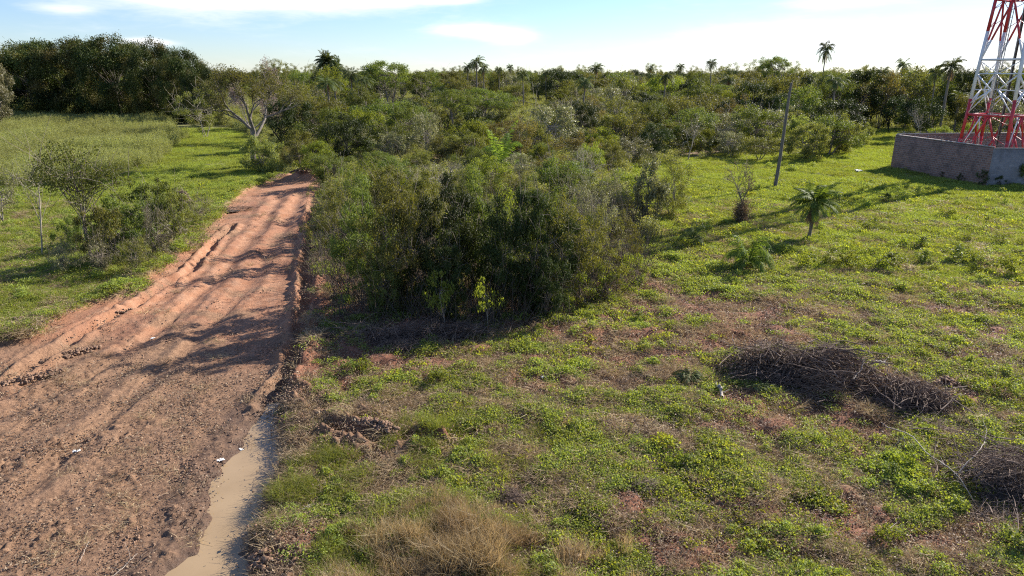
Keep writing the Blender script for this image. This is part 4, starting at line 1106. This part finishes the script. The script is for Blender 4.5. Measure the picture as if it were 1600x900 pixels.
brush('brush_pile', 'dense middle mound of dead branches touching the largest heap on its right', x1, y1, 1.7, 1.45, 1.4, 3000, 12, -.3, leaf=900)
brush('brush_pile', 'low scattered right-hand end of the dead branches, by the dark earth clod', x2, y2, 1.3, 1.1, .85, 1800, 13, -.5, leaf=500)
x, y = G(1572, 765)
brush('brush_pile', 'dark rounded heap of fine brushwood at the right edge', x + .1, y + .1, 1.45, 1.0, .95, 2600, 14, 0, tw=.008, leaf=100)
x, y = G(1462, 742); brush('brush_pile', 'low flat strip of brushwood left of the dark rounded heap', x, y, .7, .4, .25, 500, 15, .2, tw=.006)
x, y = G(284, 318)
lump = brush('brush_lump', 'round brown lump of dry brush left of the upper road', x, y, .75, .6, 1.15, 900, 16, 0, tw=.02)
x, y = G(660, 528); brush('dead_tangle', 'brown tangle of dead stems along the foot of the thicket', x, y, 2.6, .6, .75, 1600, 17, .15, 'dead tangle', tw=.007, leaf=300)
x, y = G(620, 545); brush('dead_tangle', 'smaller brown tangle in front of the thicket, left of the long one', x, y, .9, .5, .4, 500, 18, .0, 'dead tangle', tw=.006, leaf=100)
x, y = G(800, 778); brush('dead_tangle', 'purple-brown flattened tuft in the lower middle of the field', x, y, .55, .25, .22, 500, 19, .0, 'dead tangle', tw=.004)
x, y = G(1002, 762); brush('dead_tangle', 'flattened dry tuft in the lower middle, right of the purple-brown one', x, y, .5, .25, .22, 450, 20, -.4, 'dead tangle', tw=.004)
x, y = G(350, 330); brush('dead_tangle', 'grey dead weeds along the upper left edge of the road', x, y, 1.6, .6, .3, 400, 21, .6, 'dead tangle', tw=.01)
# palm frond thrown on the pile
x, y = G(1165, 610); e = link('palm_frond', None, label='green palm frond lying on the front of the largest brush heap', cat='palm frond'); e.location = (x, y, gz_at(x, y) + .22)
lf = MB(); rng = np.random.default_rng(5); frond(lf, lf, (0, 0, 0), (1, .1, .25), 1.6, rng, .5, 44, .04, .5, .4, .02); link('frond_leaflets', lf.mesh('frond_leaflets', MT['palm']), e)
def branch(label, pts_px, r0, r1, zs, mat='twigp', name='bare_branch', cat='branch', side=()):
    rng = np.random.default_rng(len(label)); P_ = []
    for (a, b), z_ in zip(pts_px, zs):
        # walk up the ray so that the raised point stands at its height
        xx, yy = G(a, b); f = (HC - z_) / HC
        P_.append((xx * f, yy * f, z_ ))
    P_ = np.array(P_); k = 18
    ti = np.linspace(0, len(P_) - 1, k); i0 = np.minimum(ti.astype(int), len(P_) - 2); fr = (ti - i0)[:, None]
    Q_ = P_[i0] * (1 - fr) + P_[i0 + 1] * fr + rng.normal(size=(k, 3)) * r0 * .5
    Q_[:, 2] += np.array([gz_at(*q[:2]) for q in Q_]) + .02
    o_ = Q_[0].copy(); Q_ = Q_ - o_
    mb = MB(); mb.tube(Q_, np.linspace(r0, r1, k), 6)
    for s_ in range(3):
        a_ = Q_[rng.integers(5, k - 2)]; mb.tube(curve(a_, a_ + rng.normal(size=3) * np.array([.2, .2, .06]) + [0, 0, .05], rng, 4, .2), np.linspace(r0 * .4, r1 * .3, 4), 4)
    e = link(name, mb.mesh(name, MT[mat]), label=label, cat=cat); e.location = o_
    return e
branch('long pale curved branch running down before the dark rounded heap', ((1378, 655), (1430, 688), (1475, 722), (1498, 745), (1522, 780)), .014, .008, (.05, .30, .50, .40, .10))
branch('pale crooked branch arching up in front of the dark rounded heap', ((1500, 735), (1525, 715), (1540, 690), (1542, 668), (1535, 655)), .013, .005, (.45, .55, .65, .75, .8))
branch('short forked pale twig left of the long curved branch', ((1392, 700), (1402, 690), (1412, 684), (1414, 700)), .010, .004, (.05, .15, .2, .1))
branch('pale stick leaning out of the middle of the brush heaps', ((1332, 590), (1345, 578), (1350, 560)), .022, .010, (.5, .62, .85))
branch('pale short log lying on top of the middle mound', ((1362, 567), (1378, 568), (1388, 569)), .03, .02, (.45, .45, .42))
branch('dark fallen stick lying right of the pale curved branches', ((1420, 650), (1455, 672), (1485, 690)), .02, .01, (.02, .05, .03), 'bark')
branch('thin dark fallen stem at the lower right', ((1530, 785), (1565, 815), (1600, 835)), .02, .012, (.02, .04, .03), 'bark')
branch('white-barked stub standing left of the largest brush heap', ((1128, 622), (1127, 604), (1124, 596)), .045, .035, (.0, .18, .22), name='stump', cat='stump')
branch('thin pale stick lying right of the puddle, upper one', ((430, 760), (448, 753), (466, 750)), .010, .006, (.02, .03, .02))
branch('thin pale stick lying right of the puddle, by the dry grass', ((485, 765), (500, 757), (512, 750)), .012, .006, (.02, .04, .03))
branch('straight dry stalk on the mud at the lower left', ((123, 868), (130, 850), (137, 836)), .006, .004, (.01, .02, .02))
branch('long thin stick lying on the mud near the bottom left', ((165, 897), (190, 878), (212, 855)), .008, .005, (.01, .02, .02))
branch('pale stick poking up in the middle of the near field', ((705, 690), (716, 672), (722, 655)), .015, .006, (.02, .12, .22))
branch('thin dry stick lying in the lower right of the field', ((1380, 832), (1392, 824), (1402, 815)), .012, .006, (.02, .04, .06))
scrapm, nt_, n_, l_ = material('white_plastic')
o_ = n_('ShaderNodeOutputMaterial'); b_ = n_('ShaderNodeBsdfPrincipled'); b_.inputs['Base Color'].default_value = (.74, .73, .70, 1); b_.inputs['Roughness'].default_value = .45; l_(b_.outputs[0], o_.inputs[0])
for k, (a, b, s_, lab) in enumerate(((343, 710, .11, 'white plastic scrap on the mud left of the puddle'), (560, 746, .09, 'white scrap in the grass right of the puddle'), (842, 739, .10, 'white scrap in the lower middle of the field'), (836, 868, .13, 'largest white scrap near the bottom beside the dry grass'),
        (628, 628, .12, 'white scrap in the green weeds before the thicket'), (958, 868, .08, 'small white scrap at the bottom, right of the largest one'), (480, 793, .13, 'crumpled grey-white scrap in the grass right of the puddle'), (752, 572, .14, 'pale scrap below the front of the thicket'), (850, 592, .12, 'pale scrap in the middle of the green weeds'),
        (1342, 268, .55, 'white sheet of plastic lying in the clearing before the wall'), (375, 690, .07, 'tiny white scrap near the head of the puddle'), (118, 698, .10, 'white scrap on the mud at the left'), (237, 521, .09, 'tiny white scrap on the shaded road'), (1185, 538, .14, 'white scrap just behind the largest brush heap'))):
    rng = np.random.default_rng(50 + k); x, y = G(a, b)
    m_ = 7; gu, gv = np.meshgrid(np.linspace(-1, 1, m_), np.linspace(-1, 1, m_)); rr = 1 - .35 * rng.random(gu.shape) * (np.hypot(gu, gv) > .9)
    zz = rng.random(gu.shape) * .35 * s_ + .02
    V_ = np.stack([(gu * rr * s_).ravel(), (gv * rr * s_ * .7).ravel(), zz.ravel()], 1)
    i_, j_ = np.meshgrid(np.arange(m_ - 1), np.arange(m_ - 1), indexing='ij')
    Q_ = np.stack([i_ * m_ + j_, i_ * m_ + j_ + 1, (i_ + 1) * m_ + j_ + 1, (i_ + 1) * m_ + j_], -1).reshape(-1, 4)
    me = new_mesh('plastic_scrap', V_, Q_, None, [scrapm]); ob = link('plastic_scrap', me, label=lab, cat='litter', group='white scraps of litter'); ob.location = (x, y, gz_at(x, y)); ob.rotation_euler = (0, 0, rng.uniform(0, 3))
    md = ob.modifiers.new('thickness', 'SOLIDIFY'); md.thickness = .006

# dark clods heaped at the rut and the pile
def clodheap(label, a, b, rx, ry, h, n, seed, ang=0):
    rng = np.random.default_rng(seed); mb = MB()
    ico = np.array([(1, 0, 0), (0, 1, 0), (-1, 0, 0), (0, -1, 0)]); 
    for i in range(n):
        r_ = rng.random() ** .6; t_ = rng.uniform(0, 6.28); c = np.array([cos(t_) * r_ * rx, sin(t_) * r_ * ry, h * (1 - r_) * rng.random()])
        s_ = rng.uniform(.015, .085) * (h / .3) ** .5
        k = 6; th = np.arange(k) * 2 * pi / k
        rings = [np.stack([np.cos(th) * s_ * q, np.sin(th) * s_ * q, np.full(k, zz * s_)], 1) * (1 + rng.normal(size=(k, 1)) * .35) + c for q, zz in ((.15, -.7), (.9, -.3), (1, .2), (.6, .6), (.05, .7))]
        V_ = np.vstack(rings); i_, j_ = np.meshgrid(np.arange(4), np.arange(k), indexing='ij')
        mb.add(V_, np.stack([i_ * k + j_, i_ * k + (j_ + 1) % k, (i_ + 1) * k + (j_ + 1) % k, (i_ + 1) * k + j_], -1).reshape(-1, 4))
    x, y = G(a, b); e = link('earth_clods', mb.mesh('earth_clods', MT['soil']), label=label, cat='earth heap'); e.location = (x, y, gz_at(x, y)); e.rotation_euler = (0, 0, ang)
clodheap('dark red earth heap at the right end of the brush pile', 1478, 600, .55, .35, .35, 160, 1)
clodheap('line of turned clods along the lower left wheel rut', 40, 590, 1.1, .25, .16, 160, 2, .8)
clodheap('line of turned clods along the wheel rut, further up', 110, 548, 1.0, .25, .2, 160, 3, .9)
clodheap('clods heaped on the right bank of the puddle near the bottom', 415, 868, .35, .35, .22, 160, 4)
clodheap('turned clods in the tracks right of the puddle head', 590, 678, .7, .22, .2, 160, 5, -.5)
clodheap('dark clods on the bank beside the puddle head', 515, 660, .7, .18, .16, 120, 6, -.7)
clodheap('red clods at the far end of the road', 480, 280, 1.6, .5, .5, 160, 7)
clodheap('clods along the left edge of the road, below the strip', 190, 480, 1.2, .3, .22, 160, 8, .7)

# ================================================================== ground cover (nobody could count it)
def blades(mb, n, R, h0, h1, wd, rng, lean=.35, bend=.25):
    a = rng.uniform(0, 6.28, n); r = np.sqrt(rng.random(n)) * R
    b0 = np.stack([np.cos(a) * r, np.sin(a) * r, np.full(n, -.03)], 1)
    d = rng.normal(size=(n, 3)) * lean + np.stack([np.cos(a), np.sin(a), np.zeros(n)], 1) * (r / R * lean)[:, None]; d[:, 2] = 1
    d /= np.linalg.norm(d, axis=1)[:, None]
    ln = rng.uniform(h0, h1, n)[:, None]
    s = np.cross(d, rng.normal(size=(n, 3))); s /= np.linalg.norm(s, axis=1)[:, None]; s *= wd / 2
    bd = rng.normal(size=(n, 3)) * bend; bd[:, 2] = -abs(bd[:, 2]) * .6
    mid = b0 + d * ln * .55; tip = b0 + d * ln + bd * ln
    V = np.stack([b0 - s, b0 + s, mid + s * .9, mid - s * .9, tip + s * .15, tip - s * .15], 1).reshape(-1, 3)
    o_ = np.arange(n)[:, None] * 6
    Q = np.vstack([o_ + np.array([[0, 1, 2, 3]]), o_ + np.array([[3, 2, 4, 5]])])
    mb.add(V, Q, np.repeat(rng.random(n), 6))
def herb(mb, n, R, H, leaf, rng, aspect=.6, lob=5):
    c = rng.normal(size=(lob, 2)) * R * .45
    ci = rng.integers(lob, size=n); p = c[ci] + rng.normal(size=(n, 2)) * R * .3
    r = np.hypot(p[:, 0], p[:, 1]) / R
    z = H * np.clip(1 - r ** 2 * .7, .1, 1) * rng.random(n) ** .6 + .01
    mb.leaves(np.c_[p, z], leaf, rng, .55, np.array([[0, 0, -H]]) if False else None, aspect)
def stemweed(mb, n, R, H, rng, leaf=.06, nl=14):
    for i in range(n):
        a = rng.uniform(0, 6.28); r = rng.random() ** .5 * R; h = H * rng.uniform(.55, 1.1)
        p0 = np.array([cos(a) * r, sin(a) * r, -.03]); p1 = p0 + np.array([rng.normal() * .12 * h, rng.normal() * .12 * h, h])
        mb.tube(curve(p0, p1, rng, 4, .05), np.linspace(.006, .002, 4) * max(1, H), 3, .2)
        u = rng.uniform(.2, 1, nl)[:, None]; mb.leaves(p0 + (p1 - p0) * u + rng.normal(size=(nl, 3)) * leaf * .5, leaf, rng, .2, aspect=.35)
def clod(mb, n, R, rng, smin=.008, smax=.034):
    for i in range(n):
        c = np.array([*(rng.normal(size=2) * R * .6), 0]); s_ = rng.uniform(smin, smax); k = 5; th = np.arange(k) * 2 * pi / k
        rings = [np.stack([np.cos(th) * s_ * q, np.sin(th) * s_ * q, np.full(k, zz * s_)], 1) * np.array([1, rng.uniform(.5, 1), rng.uniform(.5, 1)]) * (1 + rng.normal(size=(k, 1)) * .38) + c for q, zz in ((.8, -.4), (1, .15), (.6, .6), (.05, .7))]
        i_, j_ = np.meshgrid(np.arange(3), np.arange(k), indexing='ij')
        mb.add(np.vstack(rings), np.stack([i_ * k + j_, i_ * k + (j_ + 1) % k, (i_ + 1) * k + (j_ + 1) % k, (i_ + 1) * k + j_], -1).reshape(-1, 4))
def protos(name, fn, k, mat):
    c = bpy.data.collections.new(name)
    for i in range(k):
        rng = np.random.default_rng(hash_(name) + i); mb = MB(); fn(mb, rng)
        c.objects.link(bpy.data.objects.new('%s_%s' % (name, 'abcdef'[i]), mb.mesh(name, MT[mat])))
    return c
def hash_(s): return sum(ord(ch) * (i + 3) for i, ch in enumerate(s))

def stuff(name, label, cat, coll, x, y, sc, seed=0, tint=None, dz=0.0, tilt=.08):
    rng = np.random.default_rng(seed + hash_(name)); n = len(x)
    me = bpy.data.meshes.new(name); me.vertices.add(n)
    z = relief(x, y) + dz
    me.vertices.foreach_set('co', np.stack([x, y, z], 1).astype(np.float32).ravel())
    def at(nm, ty, arr, f='value'):
        a = me.attributes.new(nm, ty, 'POINT'); a.data.foreach_set(f, np.asarray(arr).ravel())
    k = len(coll.objects)
    at('idx', 'INT', rng.integers(k, size=n).astype(np.int32))
    at('rot', 'FLOAT_VECTOR', np.c_[rng.normal(size=n) * tilt, rng.normal(size=n) * tilt, rng.uniform(0, 6.28, n)].astype(np.float32), 'vector')
    at('scl', 'FLOAT', np.asarray(sc, np.float32))
    at('tint', 'FLOAT', np.asarray(rng.random(n) if tint is None else np.clip(tint, 0, 1), np.float32))
    ob = link(name, me, label=label, cat=cat, kind='stuff')
    ng = bpy.data.node_groups.new(name, 'GeometryNodeTree')
    ng.interface.new_socket('Geometry', in_out='INPUT', socket_type='NodeSocketGeometry'); ng.interface.new_socket('Geometry', in_out='OUTPUT', socket_type='NodeSocketGeometry')
    N_ = ng.nodes.new; L_ = ng.links.new
    gi = N_('NodeGroupInput'); go = N_('NodeGroupOutput'); ip = N_('GeometryNodeInstanceOnPoints'); ci = N_('GeometryNodeCollectionInfo')
    ci.inputs['Collection'].default_value = coll; ci.inputs['Separate Children'].default_value = True; ci.inputs['Reset Children'].default_value = True
    def na(nm, ty):
        q = N_('GeometryNodeInputNamedAttribute'); q.data_type = ty; q.inputs['Name'].default_value = nm; return q.outputs['Attribute']
    L_(gi.outputs[0], ip.inputs['Points']); L_(ci.outputs[0], ip.inputs['Instance']); ip.inputs['Pick Instance'].default_value = True
    L_(na('idx', 'INT'), ip.inputs['Instance Index']); L_(na('rot', 'FLOAT_VECTOR'), ip.inputs['Rotation']); L_(na('scl', 'FLOAT'), ip.inputs['Scale'])
    L_(ip.outputs[0], go.inputs[0])
    md = ob.modifiers.new('scatter', 'NODES'); md.node_group = ng
    return ob
def cand(n, y0, y1, p, seed, smax=.86):
    """points over the ground from y0 to y1, density falling as y**-p"""
    rng = np.random.default_rng(seed); u = rng.random(n); e = 2 - p
    y = (y0 ** e + (y1 ** e - y0 ** e) * u) ** (1 / e)
    return rng.uniform(-smax, smax, n) * (y + 3), y, rng.random(n)
COMP = [(38.0, 69.6), (39.7, 57.2), (62.2, 55.8), (61.2, 71.8)]
WEEDS = P((-900, 300), (-300, 190), (0, 184), (120, 185), (255, 196), (278, 215), (262, 240), (225, 262), (150, 282), (60, 290), (-200, 300))
THK = P((500, 330), (515, 450), (545, 515), (700, 525), (860, 512), (1000, 440), (1010, 330), (900, 250), (600, 240))
def fields(x, y):
    road, pud, bank, bare = masks(x, y)
    tf = np.maximum(sstep(-1, 1.5, sdist(x, y, LEFTF)), sstep(-6, 3, sdist(x, y, CLEAR)))
    th = sstep(-.6, 1.0, sdist(x, y, THK))
    c = inside(x, y, COMP)
    return dict(road=road, pud=pud, bank=bank, bare=bare, tf=tf, th=th, comp=c, wd=sdist(x, y, WEEDS))
def pick(n, y0, y1, p, seed, dens, smax=.86):
    x, y, r = cand(n, y0, y1, p, seed, smax)
    f = fields(x, y); d = dens(x, y, f)
    k = (r < d) & (f['pud'] < -.02)
    k &= relief(x, y) > WATER_Z + .035
    return x[k], y[k], {a: (b[k] if hasattr(b, '__len__') else b) for a, b in f.items()}
big_ = lambda y: (np.maximum(y, 12) / 12) ** .42

c_gr = protos('grass_tuft', lambda mb, r: blades(mb, 90, .26, .06, .17, .012, r, .55, .3), 4, 'g_grass')
c_hb = protos('herb_clump', lambda mb, r: herb(mb, 150, .27, .13, .046, r), 4, 'g_herb')
c_hb2 = protos('bushy_herb', lambda mb, r: (herb(mb, 190, .22, .27, .055, r), stemweed(mb, 5, .15, .3, r)), 3, 'g_herb')
c_yl = protos('yellow_herb', lambda mb, r: herb(mb, 60, .25, .12, .055, r, .7), 3, 'g_yel')
c_dr = protos('straw_tuft', lambda mb, r: blades(mb, 70, .24, .08, .30, .008, r, .9, .6), 4, 'g_dry')
c_rd = protos('tall_dry_grass', lambda mb, r: blades(mb, 120, .22, .22, .78, .008, r, .24, .22), 4, 'g_red')
c_tg = protos('tall_green_grass', lambda mb, r: blades(mb, 120, .22, .2, .50, .008, r, .35, .35), 3, 'g_grass')
c_wd = protos('tall_weed', lambda mb, r: stemweed(mb, 16, .55, 1.7, r, .11, 26), 4, 'g_weed')
c_lt = protos('leaf_litter', lambda mb, r: (mb.leaves(np.c_[r.normal(size=(45, 2)) * .22, r.uniform(0, .03, 45)], .055, r, .9), blades(mb, 14, .25, .1, .3, .006, r, 3, .2)), 3, 'litter')
c_cl = protos('soil_clod', lambda mb, r: clod(mb, 14, .28, r), 4, 'soil')
c_un = protos('undergrowth', lambda mb, r: (herb(mb, 420, .75, .95, .12, r, .5, 9), stemweed(mb, 14, .6, 1.2, r, .1, 10)), 4, 'g_weed')
c_sm = protos('stem', lambda mb, r: [mb.tube(curve((*(r.normal(size=2) * .3), -.05), (*(r.normal(size=2) * .6), r.uniform(.6, 1.9)), r, 5, .1), np.linspace(.012, .004, 5), 3) for _ in range(6)], 3, 'dark')

nb = lambda x, y, s, seed: fbm(x, y, s, 4, seed)
x, y, f = pick(90000, 9.5, 120, 1.25, 1, lambda x, y, f: (1 - f['road']) * (1 - .93 * f['bare']) * (1 - f['comp']) * (1 - .9 * f['bank']) * (1 - f['th']) * np.clip(.10 + f['tf'] * .95 + sstep(.48, .62, .5 * nb(x, y, 2.0, 71) + .5 * nb(x, y, .5, 171)) * .6 - .06, 0, 1) * (f['wd'] < 0) * (1 - .8 * (y > 75) * (1 - f['tf'])))
stuff('grass', 'short bright green grass over the clearing and the left field', 'grass', c_gr, x, y, big_(y) * (.35 + 1.1 * nb(x, y, 1, 3)), tint=-.35 + 1.1 * nb(x, y, 3, 4) + .6 * nb(x, y, .8, 94))
x, y, f = pick(70000, 9.5, 60, 1.3, 2, lambda x, y, f: (1 - f['road']) * (1 - .93 * f['bare']) * (1 - .9 * f['bank']) * (1 - f['comp']) * (1 - .8 * f['th']) * (1 - .88 * f['tf']) * sstep(.43, .56, .55 * nb(x, y, 1.6, 72) + .45 * nb(x, y, .45, 172)) * .95)
stuff('ground_herbs', 'low broad-leaved green weeds covering the near field in patches', 'weeds', c_hb, x, y, big_(y) * (.6 + .8 * nb(x, y, .8, 5)), tint=.0 + 1.1 * nb(x, y, 1.2, 6))
x, y, f = pick(15000, 9.5, 70, 1.35, 3, lambda x, y, f: (1 - f['road']) * (1 - .92 * f['bare']) * (1 - .9 * f['bank']) * (1 - f['comp']) * (1 - .7 * f['th']) * (1 - .72 * f['tf']) * sstep(.54, .64, .5 * nb(x, y, 1.8, 73) + .5 * nb(x, y, .5, 173)) * .8 * (y < 70))
stuff('bushy_weeds', 'knee-high bright green bushy weeds scattered over the near field', 'weeds', c_hb2, x, y, big_(y) * (.45 + .75 * nb(x, y, .8, 7)), tint=.2 + .8 * nb(x, y, .9, 8))
x, y, f = pick(26000, 9.5, 60, 1.3, 4, lambda x, y, f: (1 - f['road']) * (1 - .8 * f['bare']) * (1 - .9 * f['bank']) * (1 - f['comp']) * (1 - .5 * f['th']) * (1 - .75 * f['tf']) * sstep(.48, .62, nb(x, y, 1.6, 74)) * .8 * np.clip(sstep(-8, 3, x), .15, 1))
stuff('yellow_weeds', 'yellow-green young weeds in the right half of the field', 'weeds', c_yl, x, y, big_(y) * (.6 + .8 * nb(x, y, .8, 9)))
x, y, f = pick(60000, 9.5, 50, 1.35, 5, lambda x, y, f: (1 - .985 * f['road']) * (1 - .8 * f['bare']) * (1 - f['comp']) * (1 - .5 * f['th']) * (1 - .85 * f['tf']) * (.25 + .75 * sstep(.45, .6, nb(x, y, 1.1, 75))) * .8)
stuff('straw_grass', 'flattened pale straw grass between the green weeds', 'dry grass', c_dr, x, y, big_(y) * (.6 + .8 * nb(x, y, .8, 10)))
x, y, f = pick(30000, 9.5, 45, 1.2, 6, lambda x, y, f: (1 - np.where(y < 21, .80, .97) * f['road']) * (1 - f['comp']) * (1 - .8 * f['tf']) * (1 - .6 * f['bare']) * .8)
stuff('leaf_litter', 'brown leaf and twig litter lying on the field', 'leaf litter', c_lt, x, y, big_(y))
TALL = P((505, 925), (530, 870), (590, 835), (670, 808), (750, 808), (800, 840), (815, 885), (850, 925), (850, 1100), (495, 1100))
TALL2 = P((860, 880), (905, 850), (950, 880), (950, 1100), (850, 1100))
x, y, r = cand(16000, 8.6, 16, 0, 7, .5); d = np.maximum(sdist(x, y, TALL), sdist(x, y, TALL2)); k = (r < sstep(-.7, .7, d + (nb(x, y, .6, 92) - .5) * 1.6) * (.10 + .8 * sstep(.45, .62, nb(x, y, .5, 76))) * .34)
stuff('tall_dry_grass', 'tall reddish-brown dry grass at the bottom middle', 'dry grass', c_rd, x[k], y[k], .35 + .85 * nb(x[k], y[k], .5, 77) * (.6 + .6 * sstep(0, .6, d[k])), tint=-.3 + 1.6 * nb(x[k], y[k], .6, 91))
x, y, r = cand(26000, 8.6, 24, 0, 8, .7); f = fields(x, y); d = np.maximum(sdist(x, y, TALL), -1)
near = np.exp(-(seg_dist(x, y, P((430, 770), (500, 750), (600, 690), (740, 700), (820, 690)))[0] / .9) ** 2)
k = (r < (near * .6 * sstep(.42, .6, nb(x, y, .7, 79)) + .45 * sstep(-.8, 0, d) * sstep(.45, .6, nb(x, y, .5, 93))) * (1 - f['road'])) & (f['pud'] < -.05)
stuff('tall_green_grass', 'ankle-high olive grass tussocks around the dry grass', 'grass', c_tg, x[k], y[k], .55 + .5 * nb(x[k], y[k], .9, 78), tint=-.2 + .5 * nb(x[k], y[k], 1, 4))
x, y, f = pick(30000, 8.5, 60, 1.6, 9, lambda x, y, f: np.clip(f['road'] * (.03 + .4 * sstep(.52, .66, nb(x, y, 1.3, 80))) * np.where(y < 24, 1, .12) + f['bank'] * .9 + f['bare'] * .5, 0, 1) * .8)
stuff('soil_clods', 'small reddish-brown soil clods strewn over road and bare patches', 'soil', c_cl, x, y, (.5 + 1.2 * nb(x, y, .7, 11) ** 2) * np.minimum(big_(y), 1.5), tilt=.0)
x, y, r = cand(60000, 45, 190, 1.0, 10, 1.1); d = sdist(x, y, WEEDS); k = (r < sstep(-1.5, 2, d) * .9)
stuff('tall_weeds', 'tall pale green weeds in front of the mango grove', 'weeds', c_wd, x[k], y[k], (.6 + .8 * nb(x[k], y[k], 5, 12)) * (y[k] / 90) ** .3, tint=.0 + 1. * nb(x[k], y[k], 6, 13))
x, y, f = pick(34000, 38, 330, 1.30, 11, lambda x, y, f: (1 - f['road']) * (1 - f['comp']) * sstep(1, -2, sdist(x, y, gapp)) * (f['wd'] < 0) * (1 - sstep(-2, 1, sdist(x, y, leftx))) * (1 - f['tf']) * (.3 + .7 * sstep(.42, .58, nb(x, y, 7, 81))), .9)
stuff('undergrowth', 'waist-high mixed undergrowth between the scrub trees', 'undergrowth', c_un, x, y, (.6 + .8 * nb(x, y, 4, 14)) * (np.maximum(y, 60) / 60) ** .4, tint=.0 + 1. * nb(x, y, 3, 15))
x, y, r = cand(4200, 21, 45, .5, 12, .5); d = sdist(x, y, THK); k = (r < sstep(-.8, .3, d) * .45)
stuff('thicket_stems', 'thin brown stems standing in the shade under the thicket', 'stems', c_sm, x[k], y[k], .7 + .8 * nb(x[k], y[k], 1, 16))
# far woodland reaching to the horizon
cw = bpy.data.collections.new('far_crown')
for kd, i_ in (('green', 0), ('olive', 0), ('deep', 0), ('green', 2), ('olive', 1), ('lanky', 0)):
    cw.objects.link(bpy.data.objects.new('far_crown_' + kd, PR[kd][i_][1]))
x, y, r = cand(6500, 285, 2200, 1.25, 13, .95); k = (y > 290) & (x / y > -.75)
stuff('far_woodland', 'distant unbroken woodland along the horizon', 'woodland', cw, x[k], y[k], (1.0 + 1.25 * np.random.default_rng(77).random(k.sum()) ** 2.2) * np.minimum(1.0, 1.0 + (y[k] - 300) / 9000), dz=-.6)

# distinct dark weed clumps in the clearing, each its own object
wp = [crown_proto('wc', 1200 + i, .55, .42, 0, 12, 420, .085, .17, MT[('green', 'lime')[i % 2]], MT['twig'], 3, tr=.012) for i in range(4)]
WC = [(1185, 405, 'left of the skirted palm foot'), (1225, 395, 'dark, beside the skirted palm foot'), (1360, 362, 'alone in the bright grass right of the skirted palm'), (1420, 388, 'left one of two in the middle clearing'), (1442, 388, 'right one of two in the middle clearing'), (1508, 376, 'in the bright grass below the wall'), (1562, 382, 'near the right edge below the wall'), (1597, 385, 'cut by the right edge below the wall'),
      (1490, 408, 'right centre of the clearing'), (1518, 412, 'largest of the right cluster in the clearing'), (1530, 425, 'lowest of the right cluster in the clearing'), (1368, 424, 'centre of the lower clearing'), (1390, 422, 'just right of the clearing centre'), (1330, 418, 'left of the clearing centre'), (1300, 415, 'lower clearing, right below the skirted palm'), (1260, 420, 'left part of the lower clearing'),
      (1440, 412, 'between the centre and the right cluster'), (1575, 430, 'right edge of the lower clearing'), (1545, 352, 'upper clearing below the block wall'), (1480, 340, 'small one in the upper clearing'), (1388, 318, 'upper clearing in the tower shadow'), (1350, 300, 'upper clearing left of the tower shadow'), (1330, 318, 'upper clearing right behind the skirted palm'), (1055, 725, 'bright one in the lower middle field'), (1078, 728, 'beside the bright one in the lower middle'),
      (1590, 640, 'bright one at the right edge by the pile'), (1570, 625, 'behind the bright one at the right edge'), (1545, 610, 'right of the dark earth heap'), (1390, 745, 'leafy one left of the dark rounded heap'), (1420, 735, 'small leafy one touching the dark rounded heap'), (545, 585, 'bright one left in front of the thicket'), (570, 580, 'second bright one in front of the thicket'), (1590, 865, 'big bluish one in the bottom right corner'),
      (1390, 850, 'bright flat one at the bottom right'), (1378, 560, 'bright one just above the brush heaps'), (1440, 552, 'bright yellow one above the brush heaps'), (1000, 500, 'upright one on the bare red patch'), (685, 600, 'bright one below the thicket saplings'), (820, 545, 'bright one right of the saplings')]
for k, (a, b, wh_) in enumerate(WC):
    x, y = G(a, b); s_ = (.75 + .6 * RNG.random()) * (1.25 if y > 30 else .8)
    place('lime', x, y, .55 * s_, .42 * s_, 'leafy weed clump, ' + wh_, 'leafy weed clumps', pr=wp[k % 4], name='weed_clump', cat='weed')
